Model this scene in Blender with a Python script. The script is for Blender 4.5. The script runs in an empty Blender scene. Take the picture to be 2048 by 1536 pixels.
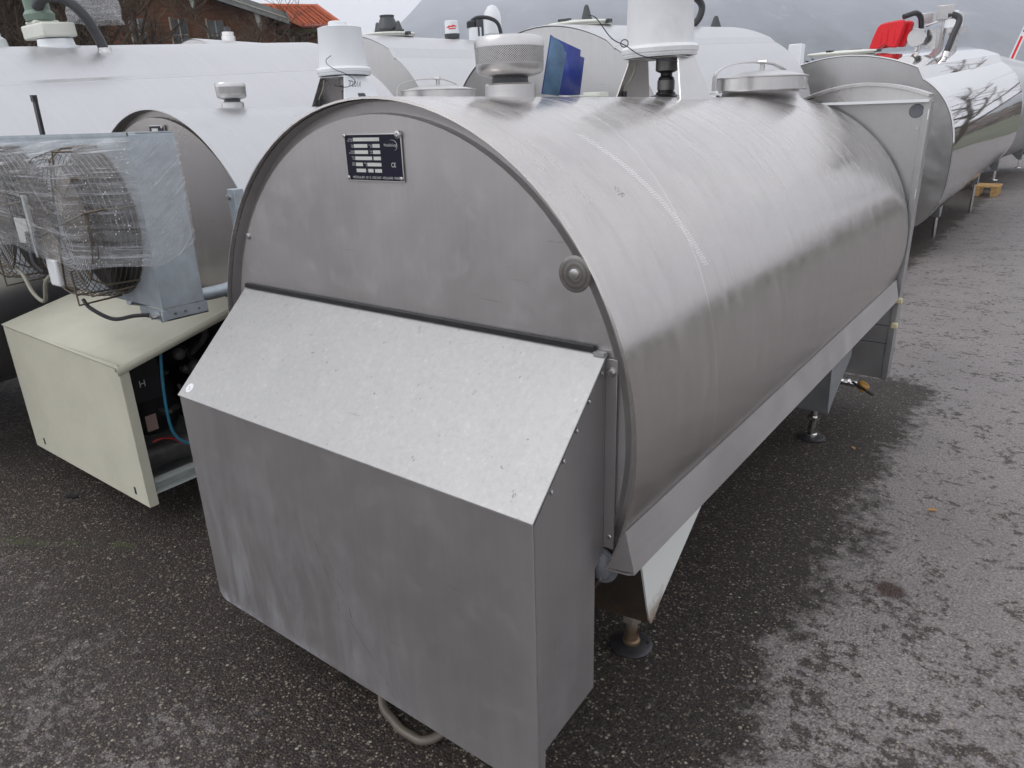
import bpy, math, random
import numpy as np
from mathutils import Vector, Matrix
random.seed(7)
S = bpy.context.scene
COL = S.collection
PI = math.pi

# ------------------------------------------------------------------ camera
cd = bpy.data.cameras.new('camera')
cam = bpy.data.objects.new('camera', cd)
COL.objects.link(cam)
S.camera = cam
cd.sensor_width = 36.0
cd.lens = 1434.45 / 2048 * 36
cd.clip_start = 0.02
cd.clip_end = 9000
_r = Vector((0.7991892, 0.60030151, -0.03057312)); _u = Vector((-0.18666508, 0.29621557, 0.93670299)); _f = Vector((-0.57136045, 0.74289598, -0.34878761))
CAM = Vector((1.14477, -1.03570, 1.37328))
cam.matrix_world = Matrix(((_r.x, _u.x, -_f.x, CAM.x), (_r.y, _u.y, -_f.y, CAM.y), (_r.z, _u.z, -_f.z, CAM.z), (0, 0, 0, 1)))

# ------------------------------------------------------------------ world (overcast)
SUN_EL, SUN_AZ = math.radians(48), math.radians(215)
W = bpy.data.worlds.new('World'); S.world = W; W.use_nodes = True
nt = W.node_tree; nt.nodes.clear()
wo = nt.nodes.new('ShaderNodeOutputWorld'); bg = nt.nodes.new('ShaderNodeBackground')
sky = nt.nodes.new('ShaderNodeTexSky'); sky.sky_type = 'NISHITA'; sky.sun_disc = False
sky.sun_elevation = SUN_EL; sky.sun_rotation = SUN_AZ; sky.dust_density = 4; sky.air_density = 1.2
hs = nt.nodes.new('ShaderNodeHueSaturation'); hs.inputs['Saturation'].default_value = 0.10
mx = nt.nodes.new('ShaderNodeMix'); mx.data_type = 'RGBA'; mx.inputs[0].default_value = 0.93
# a closed cloud deck, unevenly bright, hides nearly all of the clear sky
tc = nt.nodes.new('ShaderNodeTexCoord'); mp = nt.nodes.new('ShaderNodeMapping'); mp.inputs['Scale'].default_value = (1.2, 1.2, 3.0)
ns = nt.nodes.new('ShaderNodeTexNoise'); ns.inputs['Scale'].default_value = 2.2; ns.inputs['Detail'].default_value = 5
cr = nt.nodes.new('ShaderNodeValToRGB')
cr.color_ramp.elements[0].position = 0.30; cr.color_ramp.elements[0].color = (9.0, 9.2, 9.9, 1)
cr.color_ramp.elements[1].position = 0.72; cr.color_ramp.elements[1].color = (11.6, 11.7, 12.2, 1)
nt.links.new(tc.outputs['Generated'], mp.inputs['Vector']); nt.links.new(mp.outputs[0], ns.inputs['Vector'])
nt.links.new(ns.outputs['Fac'], cr.inputs[0])
nt.links.new(sky.outputs[0], hs.inputs['Color']); nt.links.new(hs.outputs[0], mx.inputs[6]); nt.links.new(cr.outputs[0], mx.inputs[7])
nt.links.new(mx.outputs[2], bg.inputs[0]); bg.inputs[1].default_value = 0.085
nt.links.new(bg.outputs[0], wo.inputs[0])
sd = bpy.data.lights.new('sun', 'SUN'); sd.energy = 0.5; sd.angle = math.radians(25); sd.color = (1, 0.97, 0.93)
so = bpy.data.objects.new('sun', sd); COL.objects.link(so)
so.rotation_euler = (PI / 2 - SUN_EL, 0, PI - SUN_AZ)
S.view_settings.view_transform = 'Standard'; S.view_settings.look = 'None'; S.view_settings.gamma = 1
S.view_settings.exposure = 0.5; S.view_settings.use_curve_mapping = False
S.cycles.use_denoising = True
S.cycles.max_bounces = 8; S.cycles.volume_bounces = 3; S.cycles.transparent_max_bounces = 24

# ------------------------------------------------------------------ mesh helpers
class MB:
    def __init__(s): s.v = []; s.f = []; s.sm = []
    def add(s, vs, fs, smooth=False):
        b = len(s.v); s.v += [tuple(v) for v in vs]
        for f in fs: s.f.append([i + b for i in f]); s.sm.append(smooth)
        return s
    def box(s, a, b, M=None):
        x0, y0, z0 = a; x1, y1, z1 = b
        vs = [Vector(p) for p in ((x0, y0, z0), (x1, y0, z0), (x1, y1, z0), (x0, y1, z0), (x0, y0, z1), (x1, y0, z1), (x1, y1, z1), (x0, y1, z1))]
        if M is not None: vs = [M @ v for v in vs]
        return s.add(vs, [(3, 2, 1, 0), (4, 5, 6, 7), (0, 1, 5, 4), (1, 2, 6, 5), (2, 3, 7, 6), (3, 0, 4, 7)])
    def tube(s, pts, r, n=8, cap=True, r1=None):
        pts = [Vector(p) for p in pts]; m = len(pts); vs = []; fs = []
        ref = Vector((0, 0, 1)); prev = None
        for i, p in enumerate(pts):
            t = (pts[min(i + 1, m - 1)] - pts[max(i - 1, 0)]).normalized()
            if prev is None:
                a = t.cross(Vector((0, 0, 1)) if abs(t.z) < 0.9 else Vector((1, 0, 0))).normalized()
            else:
                a = (prev - t * prev.dot(t)).normalized()
            prev = a; b = t.cross(a)
            rr = r if r1 is None else r + (r1 - r) * i / (m - 1)
            for k in range(n):
                an = 2 * PI * k / n; vs.append(p + (a * math.cos(an) + b * math.sin(an)) * rr)
        for i in range(m - 1):
            for k in range(n):
                fs.append((i * n + k, i * n + (k + 1) % n, (i + 1) * n + (k + 1) % n, (i + 1) * n + k))
        s.add(vs, fs, True)
        if cap:
            b = len(s.v) - m * n
            s.f.append([b + k for k in range(n)][::-1]); s.sm.append(False)
            s.f.append([b + (m - 1) * n + k for k in range(n)]); s.sm.append(False)
        return s
    def lathe(s, prof, n=32, c=(0, 0, 0), M=None):     # prof (r, z) bottom to top
        vs = []; fs = []; c = Vector(c)
        for r, z in prof:
            for k in range(n):
                a = 2 * PI * k / n; v = Vector((r * math.cos(a), r * math.sin(a), z))
                if M is not None: v = M @ v
                vs.append(v + c)
        for i in range(len(prof) - 1):
            for k in range(n):
                fs.append((i * n + k, i * n + (k + 1) % n, (i + 1) * n + (k + 1) % n, (i + 1) * n + k))
        return s.add(vs, fs, True)
    def prism(s, poly, d0, d1, axis='y'):      # poly of 2D points, extruded along axis
        def P(p, d):
            return {'y': (p[0], d, p[1]), 'x': (d, p[0], p[1]), 'z': (p[0], p[1], d)}[axis]
        n = len(poly)
        vs = [P(p, d0) for p in poly] + [P(p, d1) for p in poly]
        fs = [tuple(range(n)), tuple(range(2 * n - 1, n - 1, -1))] + [((i + 1) % n, i, n + i, n + (i + 1) % n) for i in range(n)]
        return s.add(vs, fs)
    def quad(s, a, b, c, d): return s.add([a, b, c, d], [(0, 1, 2, 3)])
    def ball(s, c, r, n=12, sc=(1, 1, 1)):
        pr = [(r * math.sin(PI * i / (n // 2 + 1)) + 1e-5, -r * math.cos(PI * i / (n // 2 + 1))) for i in range(n // 2 + 2)]
        return s.lathe(pr, n, c, Matrix.Diagonal(sc))
    def pieces(s):          # connected pieces as separate builders
        par = list(range(len(s.v)))
        def find(a):
            while par[a] != a: par[a] = par[par[a]]; a = par[a]
            return a
        for f in s.f:
            for i in f[1:]: par[find(i)] = find(f[0])
        out = {}
        for f, m in zip(s.f, s.sm): out.setdefault(find(f[0]), []).append((f, m))
        res = []
        for fs in out.values():
            b = MB(); ix = {}
            for f, m in fs:
                for i in f:
                    if i not in ix: ix[i] = len(b.v); b.v.append(s.v[i])
                b.f.append([ix[i] for i in f]); b.sm.append(m)
            res.append(b)
        return res
    def build_split(s, name, mat, parent=None, **k):
        return [b.build(name, mat, parent, **k) for b in s.pieces()][0]
    def build(s, name, mat, parent=None, ang=35, bevel=0, recalc=True, **tags):
        me = bpy.data.meshes.new(name); me.from_pydata(s.v, [], s.f); me.update()
        if recalc:
            import bmesh
            b = bmesh.new(); b.from_mesh(me); bmesh.ops.recalc_face_normals(b, faces=b.faces); b.to_mesh(me); b.free()
        me.polygons.foreach_set('use_smooth', [True] * len(me.polygons))
        me.set_sharp_from_angle(angle=math.radians(ang))
        me.materials.append(mat)
        o = bpy.data.objects.new(name, me); COL.objects.link(o)
        if parent is not None: o.parent = parent
        if bevel:
            m = o.modifiers.new('bevel', 'BEVEL'); m.width = bevel; m.segments = 2; m.limit_method = 'ANGLE'; m.harden_normals = False
        for k, v in tags.items(): o[k] = v
        return o

def thing(name, label, cat, loc=(0, 0, 0), rot=(0, 0, 0), group=None):
    o = bpy.data.objects.new(name, None); COL.objects.link(o); o.empty_display_size = 0.1
    o.location = loc; o.rotation_euler = rot; o['label'] = label; o['category'] = cat
    if group: o['group'] = group
    return o
def tag(o, label, cat, group=None):
    o['label'] = label; o['category'] = cat
    if group: o['group'] = group
    return o
def arc(c, r, a0, a1, n, plane='xz'):
    out = []
    for i in range(n + 1):
        a = math.radians(a0 + (a1 - a0) * i / n); p, q = r * math.cos(a), r * math.sin(a)
        out.append({'xz': (c[0] + p, c[1], c[2] + q), 'yz': (c[0], c[1] + p, c[2] + q), 'xy': (c[0] + p, c[1] + q, c[2])}[plane])
    return out
def bez(P, n=14):
    P = [Vector(p) for p in P]; out = []
    m = len(P)
    for i in range(m - 1):
        p0, p1, p2, p3 = P[max(i - 1, 0)], P[i], P[i + 1], P[min(i + 2, m - 1)]
        for k in range(n):
            t = k / n
            out.append(0.5 * ((2 * p1) + (p2 - p0) * t + (2 * p0 - 5 * p1 + 4 * p2 - p3) * t * t + (3 * p1 - p0 - 3 * p2 + p3) * t ** 3))
    out.append(P[-1]); return out
_txt = {}
def text(s, size, M, mat, parent, name='lettering', align='LEFT', depth=0.0, sx=1.0, shear=0.0):
    cu = bpy.data.curves.new('t', 'FONT'); cu.body = s; cu.size = size; cu.align_x = align; cu.shear = shear; cu.extrude = depth; cu.resolution_u = 3
    o = bpy.data.objects.new('t', cu); COL.objects.link(o)
    bpy.context.view_layer.update()
    me = bpy.data.meshes.new_from_object(o.evaluated_get(bpy.context.evaluated_depsgraph_get()))
    bpy.data.objects.remove(o); bpy.data.curves.remove(cu)
    me.transform(Matrix.Diagonal((sx, 1, 1, 1))); me.transform(M); me.materials.clear(); me.materials.append(mat)
    t = bpy.data.objects.new(name, me); COL.objects.link(t); t.parent = parent
    return t
def plane_M(o, xa, ya):     # text frame: origin, x axis, y axis
    xa = Vector(xa).normalized(); ya = Vector(ya).normalized(); za = xa.cross(ya)
    return Matrix(((xa.x, ya.x, za.x, o[0]), (xa.y, ya.y, za.y, o[1]), (xa.z, ya.z, za.z, o[2]), (0, 0, 0, 1)))

# ------------------------------------------------------------------ material helpers
class NT:
    def __init__(s, name):
        s.m = bpy.data.materials.new(name); s.m.use_nodes = True; s.t = s.m.node_tree; s.t.nodes.clear()
        s.out = s.t.nodes.new('ShaderNodeOutputMaterial'); s.tc = s.t.nodes.new('ShaderNodeTexCoord')
    def n(s, k, **kw):
        o = s.t.nodes.new(k)
        for a, b in kw.items(): setattr(o, a, b)
        return o
    def l(s, a, b): s.t.links.new(a, b)
    def math(s, op, a, b=None, c=None, clamp=False):
        o = s.n('ShaderNodeMath', operation=op); o.use_clamp = clamp
        for i, x in enumerate((a, b, c)):
            if x is None: continue
            if isinstance(x, (int, float)): o.inputs[i].default_value = x
            else: s.l(x, o.inputs[i])
        return o.outputs[0]
    def mapping(s, vec, scale=(1, 1, 1), loc=(0, 0, 0), rot=(0, 0, 0)):
        o = s.n('ShaderNodeMapping'); s.l(vec, o.inputs[0]); o.inputs['Scale'].default_value = scale; o.inputs['Location'].default_value = loc; o.inputs['Rotation'].default_value = rot
        return o.outputs[0]
    def noise(s, vec, scale, detail=4, rough=0.55, dist=0.0):
        o = s.n('ShaderNodeTexNoise'); s.l(vec, o.inputs['Vector']); o.inputs['Scale'].default_value = scale; o.inputs['Detail'].default_value = detail; o.inputs['Roughness'].default_value = rough; o.inputs['Distortion'].default_value = dist
        return o.outputs['Fac']
    def vor(s, vec, scale, feature='F1', rnd=1.0):
        o = s.n('ShaderNodeTexVoronoi', feature=feature); s.l(vec, o.inputs['Vector']); o.inputs['Scale'].default_value = scale; o.inputs['Randomness'].default_value = rnd
        return o
    def ramp(s, f, stops):
        o = s.n('ShaderNodeValToRGB'); s.l(f, o.inputs[0]); e = o.color_ramp.elements
        while len(e) < len(stops): e.new(0.5)
        for i, (p, c) in enumerate(stops):
            e[i].position = p; e[i].color = (c, c, c, 1) if isinstance(c, (int, float)) else (*c, 1)
        return o.outputs[0]
    def rng(s, f, a, b, c, d):
        o = s.n('ShaderNodeMapRange'); s.l(f, o.inputs[0])
        for i, v in enumerate((a, b, c, d)): o.inputs[i + 1].default_value = v
        return o.outputs[0]
    def mix(s, f, a, b, blend='MIX'):
        o = s.n('ShaderNodeMix', data_type='RGBA', blend_type=blend)
        for i, x in ((0, f), (6, a), (7, b)):
            if isinstance(x, (int, float)): o.inputs[i].default_value = x if i == 0 else (x, x, x, 1)
            elif isinstance(x, tuple): o.inputs[i].default_value = (*x, 1)
            else: s.l(x, o.inputs[i])
        return o.outputs[2]
    def bump(s, h, st, dist=0.01, normal=None):
        o = s.n('ShaderNodeBump'); s.l(h, o.inputs['Height']); o.inputs['Strength'].default_value = st; o.inputs['Distance'].default_value = dist
        if normal is not None: s.l(normal, o.inputs['Normal'])
        return o.outputs[0]
    def bsdf(s, col=0.5, rough=0.5, metal=0.0, normal=None, spec=0.5, coat=0.0, sheen=0, final=True, trans=0.0, ior=1.5, alpha=None):
        o = s.n('ShaderNodeBsdfPrincipled')
        def put(k, x):
            if isinstance(x, (int, float)): o.inputs[k].default_value = (x, x, x, 1) if k == 'Base Color' else x
            elif isinstance(x, tuple): o.inputs[k].default_value = (*x, 1)
            else: s.l(x, o.inputs[k])
        put('Base Color', col); put('Roughness', rough); put('Metallic', metal); put('Specular IOR Level', spec); put('Coat Weight', coat)
        put('Transmission Weight', trans); put('IOR', ior)
        if alpha is not None: put('Alpha', alpha)
        if normal is not None: s.l(normal, o.inputs['Normal'])
        if final: s.l(o.outputs[0], s.out.inputs[0])
        return o

def plain(name, col, rough=0.5, metal=0.0, var=0.12, scale=12, bump=0.0, dirt=0.0, spec=0.5):
    t = NT(name); v = t.tc.outputs['Object']
    n1 = t.noise(v, scale, 5); n2 = t.noise(v, scale * 7, 3)
    c0 = tuple(c * (1 - var) for c in col); c1 = tuple(min(1, c * (1 + var)) for c in col)
    c = t.mix(t.ramp(n1, [(0.3, 0.0), (0.7, 1.0)]), c0, c1)
    if dirt:
        m = t.ramp(t.noise(v, scale * 0.6, 8, 0.7), [(0.5, 0.0), (0.75, dirt)]); c = t.mix(m, c, (0.10, 0.085, 0.07))
    r = t.rng(n2, 0.3, 0.7, max(0.03, rough - 0.07), min(1, rough + 0.07))
    nm = t.bump(n2, bump, 0.003) if bump else None
    t.bsdf(c, r, metal, nm, spec)
    return t.m

def cyl_coords(t, zc, xc=0.0):     # (angle * radius-ish, y, r) around an axis parallel to local y
    sp = t.n('ShaderNodeSeparateXYZ'); t.l(t.tc.outputs['Object'], sp.inputs[0])
    x = t.math('SUBTRACT', sp.outputs[0], xc); z = t.math('SUBTRACT', sp.outputs[2], zc)
    th = t.math('ARCTAN2', z, x)
    cb = t.n('ShaderNodeCombineXYZ'); t.l(t.math('MULTIPLY', th, 0.62), cb.inputs[0]); t.l(sp.outputs[1], cb.inputs[1]); cb.inputs[2].default_value = 0
    return cb.outputs[0], th, sp.outputs[1], sp.outputs[2]

def barrel_metal(name, zc=0.8, col=(0.60, 0.595, 0.60), rough=0.24, scuff=0.5, marks=False, streak=1.0, wavy=0.10):
    """brushed stainless sheet rolled around a horizontal axis; grain runs round the barrel"""
    t = NT(name); cv, th, y, z = cyl_coords(t, zc)
    fine = t.noise(t.mapping(cv, (5, 190, 1)), 1.0, 3, 0.55)
    mid = t.noise(t.mapping(cv, (3.5, 26, 1)), 1.0, 6, 0.6, 0.5)
    blot = t.noise(t.mapping(cv, (3.0, 2.2, 1)), 1.0, 6, 0.6, 0.6)
    spk = t.noise(t.mapping(cv, (30, 45, 1)), 1.0, 6, 0.75)
    up = t.rng(z, zc - 0.15, zc + 0.5, 0.06, 1.0)        # grime and scuffing are heavier where rain and hands reach
    sc = t.math('MULTIPLY', t.ramp(t.math('ADD', t.math('MULTIPLY', mid, 0.55), t.math('MULTIPLY', blot, 0.45)), [(0.46, 0.0), (0.68, 1.0)]), t.math('MULTIPLY', up, scuff))
    c = t.mix(t.ramp(fine, [(0.3, 0.0), (0.7, 1.0)]), tuple(k * 0.97 for k in col), tuple(min(1, k * 1.03) for k in col))
    c = t.mix(t.ramp(blot, [(0.35, 0.15), (0.65, 0.0)]), c, tuple(k * 0.88 for k in col))
    c = t.mix(t.math('MULTIPLY', up, t.ramp(t.math('MULTIPLY', spk, mid), [(0.40, 0.0), (0.52, 0.5)])), c, (0.74, 0.73, 0.72))
    c = t.mix(t.ramp(t.noise(cv, 9.0, 9, 0.8), [(0.66, 0.0), (0.76, 0.55)]), c, (0.25, 0.22, 0.20))
    r = t.math('ADD', t.math('MULTIPLY_ADD', t.math('MULTIPLY', t.math('SUBTRACT', mid, 0.5), up), 0.16 * min(1, rough / 0.165) ** 2, rough), t.math('MULTIPLY', sc, 0.14))
    if marks:
        deg = t.math('MULTIPLY', th, 180 / PI)
        # ghost of a peeled-off strip: fine ticks across a curved band
        yc = t.math('ADD', t.math('MULTIPLY', t.math('SUBTRACT', 59.5, deg), 0.00325), 0.303)
        d = t.math('ABSOLUTE', t.math('SUBTRACT', y, yc))
        band = t.math('MULTIPLY', t.math('LESS_THAN', d, 0.0125), t.math('MULTIPLY', t.math('GREATER_THAN', deg, 25.5), t.math('LESS_THAN', deg, 60.0)))
        tick = t.math('GREATER_THAN', t.math('SINE', t.math('MULTIPLY', deg, 12.0)), 0.05)
        bt = t.math('MULTIPLY', band, t.math('ADD', t.math('MULTIPLY', tick, 0.30), 0.12))
        c = t.mix(bt, c, (0.86, 0.86, 0.86)); r = t.math('ADD', r, t.math('MULTIPLY', bt, 0.22))
        # long scratch running round the shell
        wob = t.math('MULTIPLY', t.math('SUBTRACT', t.noise(t.mapping(cv, (6, 0.5, 1)), 1.0, 3), 0.5), 0.02)
        q = t.math('SUBTRACT', deg, 9.0)
        yl = t.math('ADD', t.math('ADD', t.math('MULTIPLY', t.math('MULTIPLY', q, q), 0.0000345), 0.365), wob)
        sl = t.math('MULTIPLY', t.math('LESS_THAN', t.math('ABSOLUTE', t.math('SUBTRACT', y, yl)), 0.0012), t.math('LESS_THAN', deg, 76))
        c = t.mix(t.math('MULTIPLY', sl, 0.55), c, (0.85, 0.85, 0.84))
        # dark smudge of old glue
        cbm = t.n('ShaderNodeCombineXYZ'); t.l(t.math('MULTIPLY', t.math('SUBTRACT', deg, 44.0), 0.0108), cbm.inputs[0]); t.l(t.math('SUBTRACT', y, 0.235), cbm.inputs[1])
        ln = t.n('ShaderNodeVectorMath', operation='LENGTH'); t.l(cbm.outputs[0], ln.inputs[0])
        sm = t.math('MULTIPLY', t.math('LESS_THAN', ln.outputs['Value'], 0.014), t.math('GREATER_THAN', t.noise(cv, 190, 2), 0.54))
        c = t.mix(t.math('MULTIPLY', sm, 0.8), c, (0.10, 0.08, 0.08))
    worn = t.math('MULTIPLY', t.math('MULTIPLY', t.ramp(t.noise(t.mapping(cv, (7, 15, 1)), 1.0, 8, 0.72, 0.8), [(0.40, 0.0), (0.66, 1.0)]), t.rng(z, zc - 0.05, zc + 0.42, 0.0, 1.0)), scuff * 0.6)
    c = t.mix(worn, c, tuple(min(0.8, k * 1.28) for k in col)); r = t.math('ADD', r, t.math('MULTIPLY', worn, 0.10))
    dirt = t.math('MULTIPLY', t.math('MAXIMUM', sc, worn), 0.8)
    nm = t.bump(t.math('MULTIPLY', t.math('ADD', t.math('MULTIPLY', fine, 0.5), t.math('MULTIPLY', mid, 0.35)), up), 0.009 * streak, 0.004)
    nm = t.bump(t.noise(t.mapping(cv, (2.5, 1.6, 1)), 1.0, 2), wavy, 0.02, nm)
    m = t.math('SUBTRACT', 1.0, t.math('ADD', t.math('MULTIPLY', dirt, 0.7), 0.06))
    t.bsdf(c, r, m, nm)
    return t.m

def sheet_metal(name, col=(0.52, 0.51, 0.51), rough=0.34, grain=(90, 90, 2), scuff=0.3, pits=0.0, wave=0.08, stain=0.3, dull=0.0, streaks=0.0):
    """flat stainless sheet, grain along one axis"""
    t = NT(name); v = t.tc.outputs['Object']
    fine = t.noise(t.mapping(v, grain), 1.0, 4, 0.6)
    blot = t.noise(v, 3.2, 6, 0.6, 0.4); blot2 = t.noise(v, 14, 6, 0.7)
    c = t.mix(t.ramp(fine, [(0.3, 0.0), (0.7, 1.0)]), tuple(k * 0.975 for k in col), tuple(k * 1.025 for k in col))
    c = t.mix(t.ramp(blot, [(0.40, stain), (0.62, 0.0)]), c, tuple(k * 0.76 for k in col))
    sc = t.ramp(blot2, [(0.52, 0.0), (0.72, 1.0)])
    c = t.mix(t.math('MULTIPLY', sc, scuff), c, (0.74, 0.73, 0.73))
    r = t.math('ADD', t.rng(blot, 0.3, 0.7, rough - 0.06, rough + 0.08), t.math('MULTIPLY', sc, 0.1))
    nm = t.bump(fine, 0.04, 0.002)
    nm = t.bump(t.noise(v, 2.3, 2), wave, 0.03, nm)
    if streaks:
        sg = t.noise(t.mapping(v, (11, 11, 2.4)), 1.0, 7, 0.65, 0.5)
        zz = t.n('ShaderNodeSeparateXYZ'); t.l(v, zz.inputs[0])
        low = t.math('MULTIPLY', t.rng(zz.outputs[2], 0.15, 0.62, 1.0, 0.12), t.rng(zz.outputs[0], -0.5, 0.35, 1.0, 0.12))
        k = t.math('MULTIPLY', t.ramp(sg, [(0.44, 0.0), (0.66, 1.0)]), t.math('MULTIPLY', low, streaks))
        for (xa, za, sl_, w_) in ((-0.075, .50, .30, .0011), (-0.045, .49, .42, .0016), (0.01, .33, .8, .0012)):
            xc_ = t.math('ADD', t.math('MULTIPLY', t.math('SUBTRACT', za, zz.outputs[2]), sl_), t.math('ADD', xa, t.math('MULTIPLY', t.noise(v, 11, 2), .05)))
            ln_ = t.math('MULTIPLY', t.math('LESS_THAN', t.math('ABSOLUTE', t.math('SUBTRACT', zz.outputs[0], xc_)), w_), t.math('MULTIPLY', t.math('LESS_THAN', zz.outputs[2], za), t.math('GREATER_THAN', zz.outputs[2], za - .16)))
            c = t.mix(t.math('MULTIPLY', t.math('MULTIPLY', ln_, t.ramp(t.noise(v, 40, 3), [(.4, 0.), (.55, .75)])), 1.0), c, (0.09, 0.085, 0.085))
        edge = t.math('MULTIPLY', t.rng(zz.outputs[2], 0.148, 0.20, 1.0, 0.0), t.math('MULTIPLY', t.ramp(blot2, [(0.4, 0.0), (0.6, 1.0)]), t.rng(zz.outputs[0], -0.5, 0.3, 0.8, 0.05)))
        k = t.math('MAXIMUM', k, edge)
        c = t.mix(k, c, (0.72, 0.74, 0.80)); r = t.math('ADD', r, t.math('MULTIPLY', k, 0.15))
    if pits:
        gm = t.noise(v, 75, 5, 0.75); c = t.mix(t.ramp(gm, [(0.35, 0.30), (0.5, 0.0)]), c, tuple(k * 0.72 for k in col)); c = t.mix(t.ramp(gm, [(0.58, 0.0), (0.72, 0.4)]), c, tuple(min(1, k * 1.45) for k in col))
        dk = t.math('MULTIPLY', t.math('GREATER_THAN', t.noise(t.mapping(v, (1, 1, 1), rot=(.3, .6, .9)), 48, 3, .6), 0.70), t.math('GREATER_THAN', t.noise(v, 7, 3), .50)); c = t.mix(t.math('MULTIPLY', dk, .5), c, (0.13, 0.12, 0.115))
        vo = t.vor(v, 55); big = t.noise(v, 22, 3)
        pm = t.math('MULTIPLY', t.math('LESS_THAN', vo.outputs['Distance'], 0.20), t.math('GREATER_THAN', t.math('MULTIPLY', big, 1.0), 0.60))
        c = t.mix(t.math('MULTIPLY', pm, pits), c, (0.20, 0.18, 0.17))
        vo2 = t.vor(v, 150)
        pm2 = t.math('MULTIPLY', t.math('LESS_THAN', vo2.outputs['Distance'], 0.22), t.math('GREATER_THAN', t.noise(v, 9, 4), 0.55))
        c = t.mix(t.math('MULTIPLY', pm2, pits * 0.7), c, (0.25, 0.24, 0.23))
        nm = t.bump(blot2, 0.1, 0.003, nm)
    # sparse hairline scratches
    wv = t.noise(t.mapping(v, (7, 7, 130), rot=(0.2, 0.5, 0.3)), 1.0, 3, 0.7)
    c = t.mix(t.math('MULTIPLY', t.math('GREATER_THAN', wv, 0.70), 0.3), c, (0.2, 0.19, 0.19))
    b = t.bsdf(c, r, 1.0 - dull, nm)
    return t.m

M = {}
M['main_barrel'] = barrel_metal('brushed_barrel_worn', 0.8, col=(0.49, 0.466, 0.45), rough=0.185, marks=True, scuff=0.8)
M['d_barrel'] = barrel_metal('brushed_barrel_pale', 0.81, col=(0.50, 0.505, 0.515), rough=0.30, scuff=0.25)
M['white_barrel'] = barrel_metal('satin_barrel_bright', 0.95, col=(0.555, 0.555, 0.565), rough=0.36, scuff=0.15)
M['mirror_barrel'] = barrel_metal('polished_barrel', 0.85, col=(0.66, 0.65, 0.65), rough=0.03, scuff=0.0, streak=0.15, wavy=0.02)
M['cap'] = sheet_metal('end_sheet', col=(0.50, 0.48, 0.48), rough=0.36, dull=0.28, scuff=0.12, stain=0.25)
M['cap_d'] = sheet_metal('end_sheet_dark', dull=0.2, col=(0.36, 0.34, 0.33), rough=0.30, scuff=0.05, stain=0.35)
M['cap_pale'] = sheet_metal('end_sheet_pale', col=(0.60, 0.595, 0.59), rough=0.34, scuff=0.1, stain=0.15)
M['box'] = sheet_metal('cover_sheet', col=(0.34, 0.325, 0.322), rough=0.42, scuff=0.06, streaks=0.6, stain=0.3, dull=0.35, wave=0.05)
M['lid'] = sheet_metal('cover_lid_sheet', col=(0.43, 0.427, 0.425), rough=0.46, scuff=0.16, pits=0.3, dull=0.45, stain=0.25, wave=0.04)
M['panel'] = sheet_metal('panel_sheet', dull=0.2, col=(0.42, 0.42, 0.42), rough=0.36, scuff=0.1, grain=(90, 90, 3))
M['cast'] = sheet_metal('satin_fitting', col=(0.60, 0.59, 0.585), rough=0.30, scuff=0.4, wave=0.02)
M['chrome'] = plain('polished_steel', (0.72, 0.71, 0.70), 0.14, 1.0, 0.05)
M['bolt'] = plain('bolt_steel', (0.55, 0.54, 0.53), 0.28, 1.0, 0.1, 60)
M['skirt'] = sheet_metal('skirt_sheet', col=(0.50, 0.48, 0.48), rough=0.45, scuff=0.15, grain=(60, 3, 60), dull=0.12)
M['galv'] = plain('galvanised_steel', (0.42, 0.47, 0.51), 0.46, 0.55, 0.14, 22, 0.05)
M['galv_pale'] = plain('pale_painted_steel', (0.55, 0.59, 0.58), 0.5, 0.3, 0.1, 10, 0.05, 0.0)
M['cream'] = plain('cream_powder_coat', (0.60, 0.585, 0.475), 0.42, 0.0, 0.04, 6, 0.08, 0.12)
M['white'] = plain('white_plastic', (0.78, 0.80, 0.82), 0.38, 0.0, 0.03, 8, 0.0, 0.0)
M['white_dirty'] = plain('white_plastic_dirty', (0.78, 0.79, 0.80), 0.42, 0.0, 0.04, 9, 0.0, 0.18)
M['offwhite'] = plain('offwhite_plastic', (0.66, 0.67, 0.60), 0.4, 0.0, 0.05, 12)
M['black'] = plain('black_rubber', (0.018, 0.018, 0.02), 0.48, 0.0, 0.2, 30)
M['rubber'] = plain('dark_hose', (0.03, 0.03, 0.035), 0.40, 0.0, 0.2, 30)
M['darkgrey'] = plain('dark_grey_plastic', (0.055, 0.06, 0.065), 0.45)
M['grille'] = plain('fan_wire', (0.13, 0.105, 0.078), 0.42, 0.45, 0.2, 40)
M['motor'] = plain('motor_grey', (0.20, 0.20, 0.19), 0.45, 0.5, 0.2, 30, 0.1, 0.2)
M['green'] = plain('grey_green_motor', (0.16, 0.22, 0.18), 0.5)
M['blue'] = plain('blue_plastic', (0.010, 0.032, 0.24), 0.38, 0.0, 0.15, 14)
M['blue_dusty'] = plain('dusty_blue_plastic', (0.085, 0.17, 0.28), 0.55, 0.0, 0.35, 18, 0.1)
M['tube_blue'] = plain('blue_tube', (0.03, 0.20, 0.32), 0.4)
M['red'] = plain('red_plastic', (0.72, 0.012, 0.022), 0.38, 0.0, 0.08, 5)
M['redline'] = plain('red_cable', (0.35, 0.02, 0.02), 0.5)
M['yellow'] = plain('yellow_plastic', (0.42, 0.21, 0.03), 0.45, 0.0, 0.2, 30, 0.0, 0.3)
M['ivory'] = plain('ivory_plastic', (0.66, 0.60, 0.36), 0.45)
M['cable'] = plain('grey_cable', (0.26, 0.25, 0.20), 0.5)
M['hose'] = plain('drain_hose', (0.13, 0.11, 0.09), 0.4)
M['wire'] = plain('binding_wire', (0.03, 0.025, 0.04), 0.4, 0.6)
M['navy'] = plain('nameplate_navy', (0.008, 0.007, 0.022), 0.45, spec=0.25)
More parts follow.
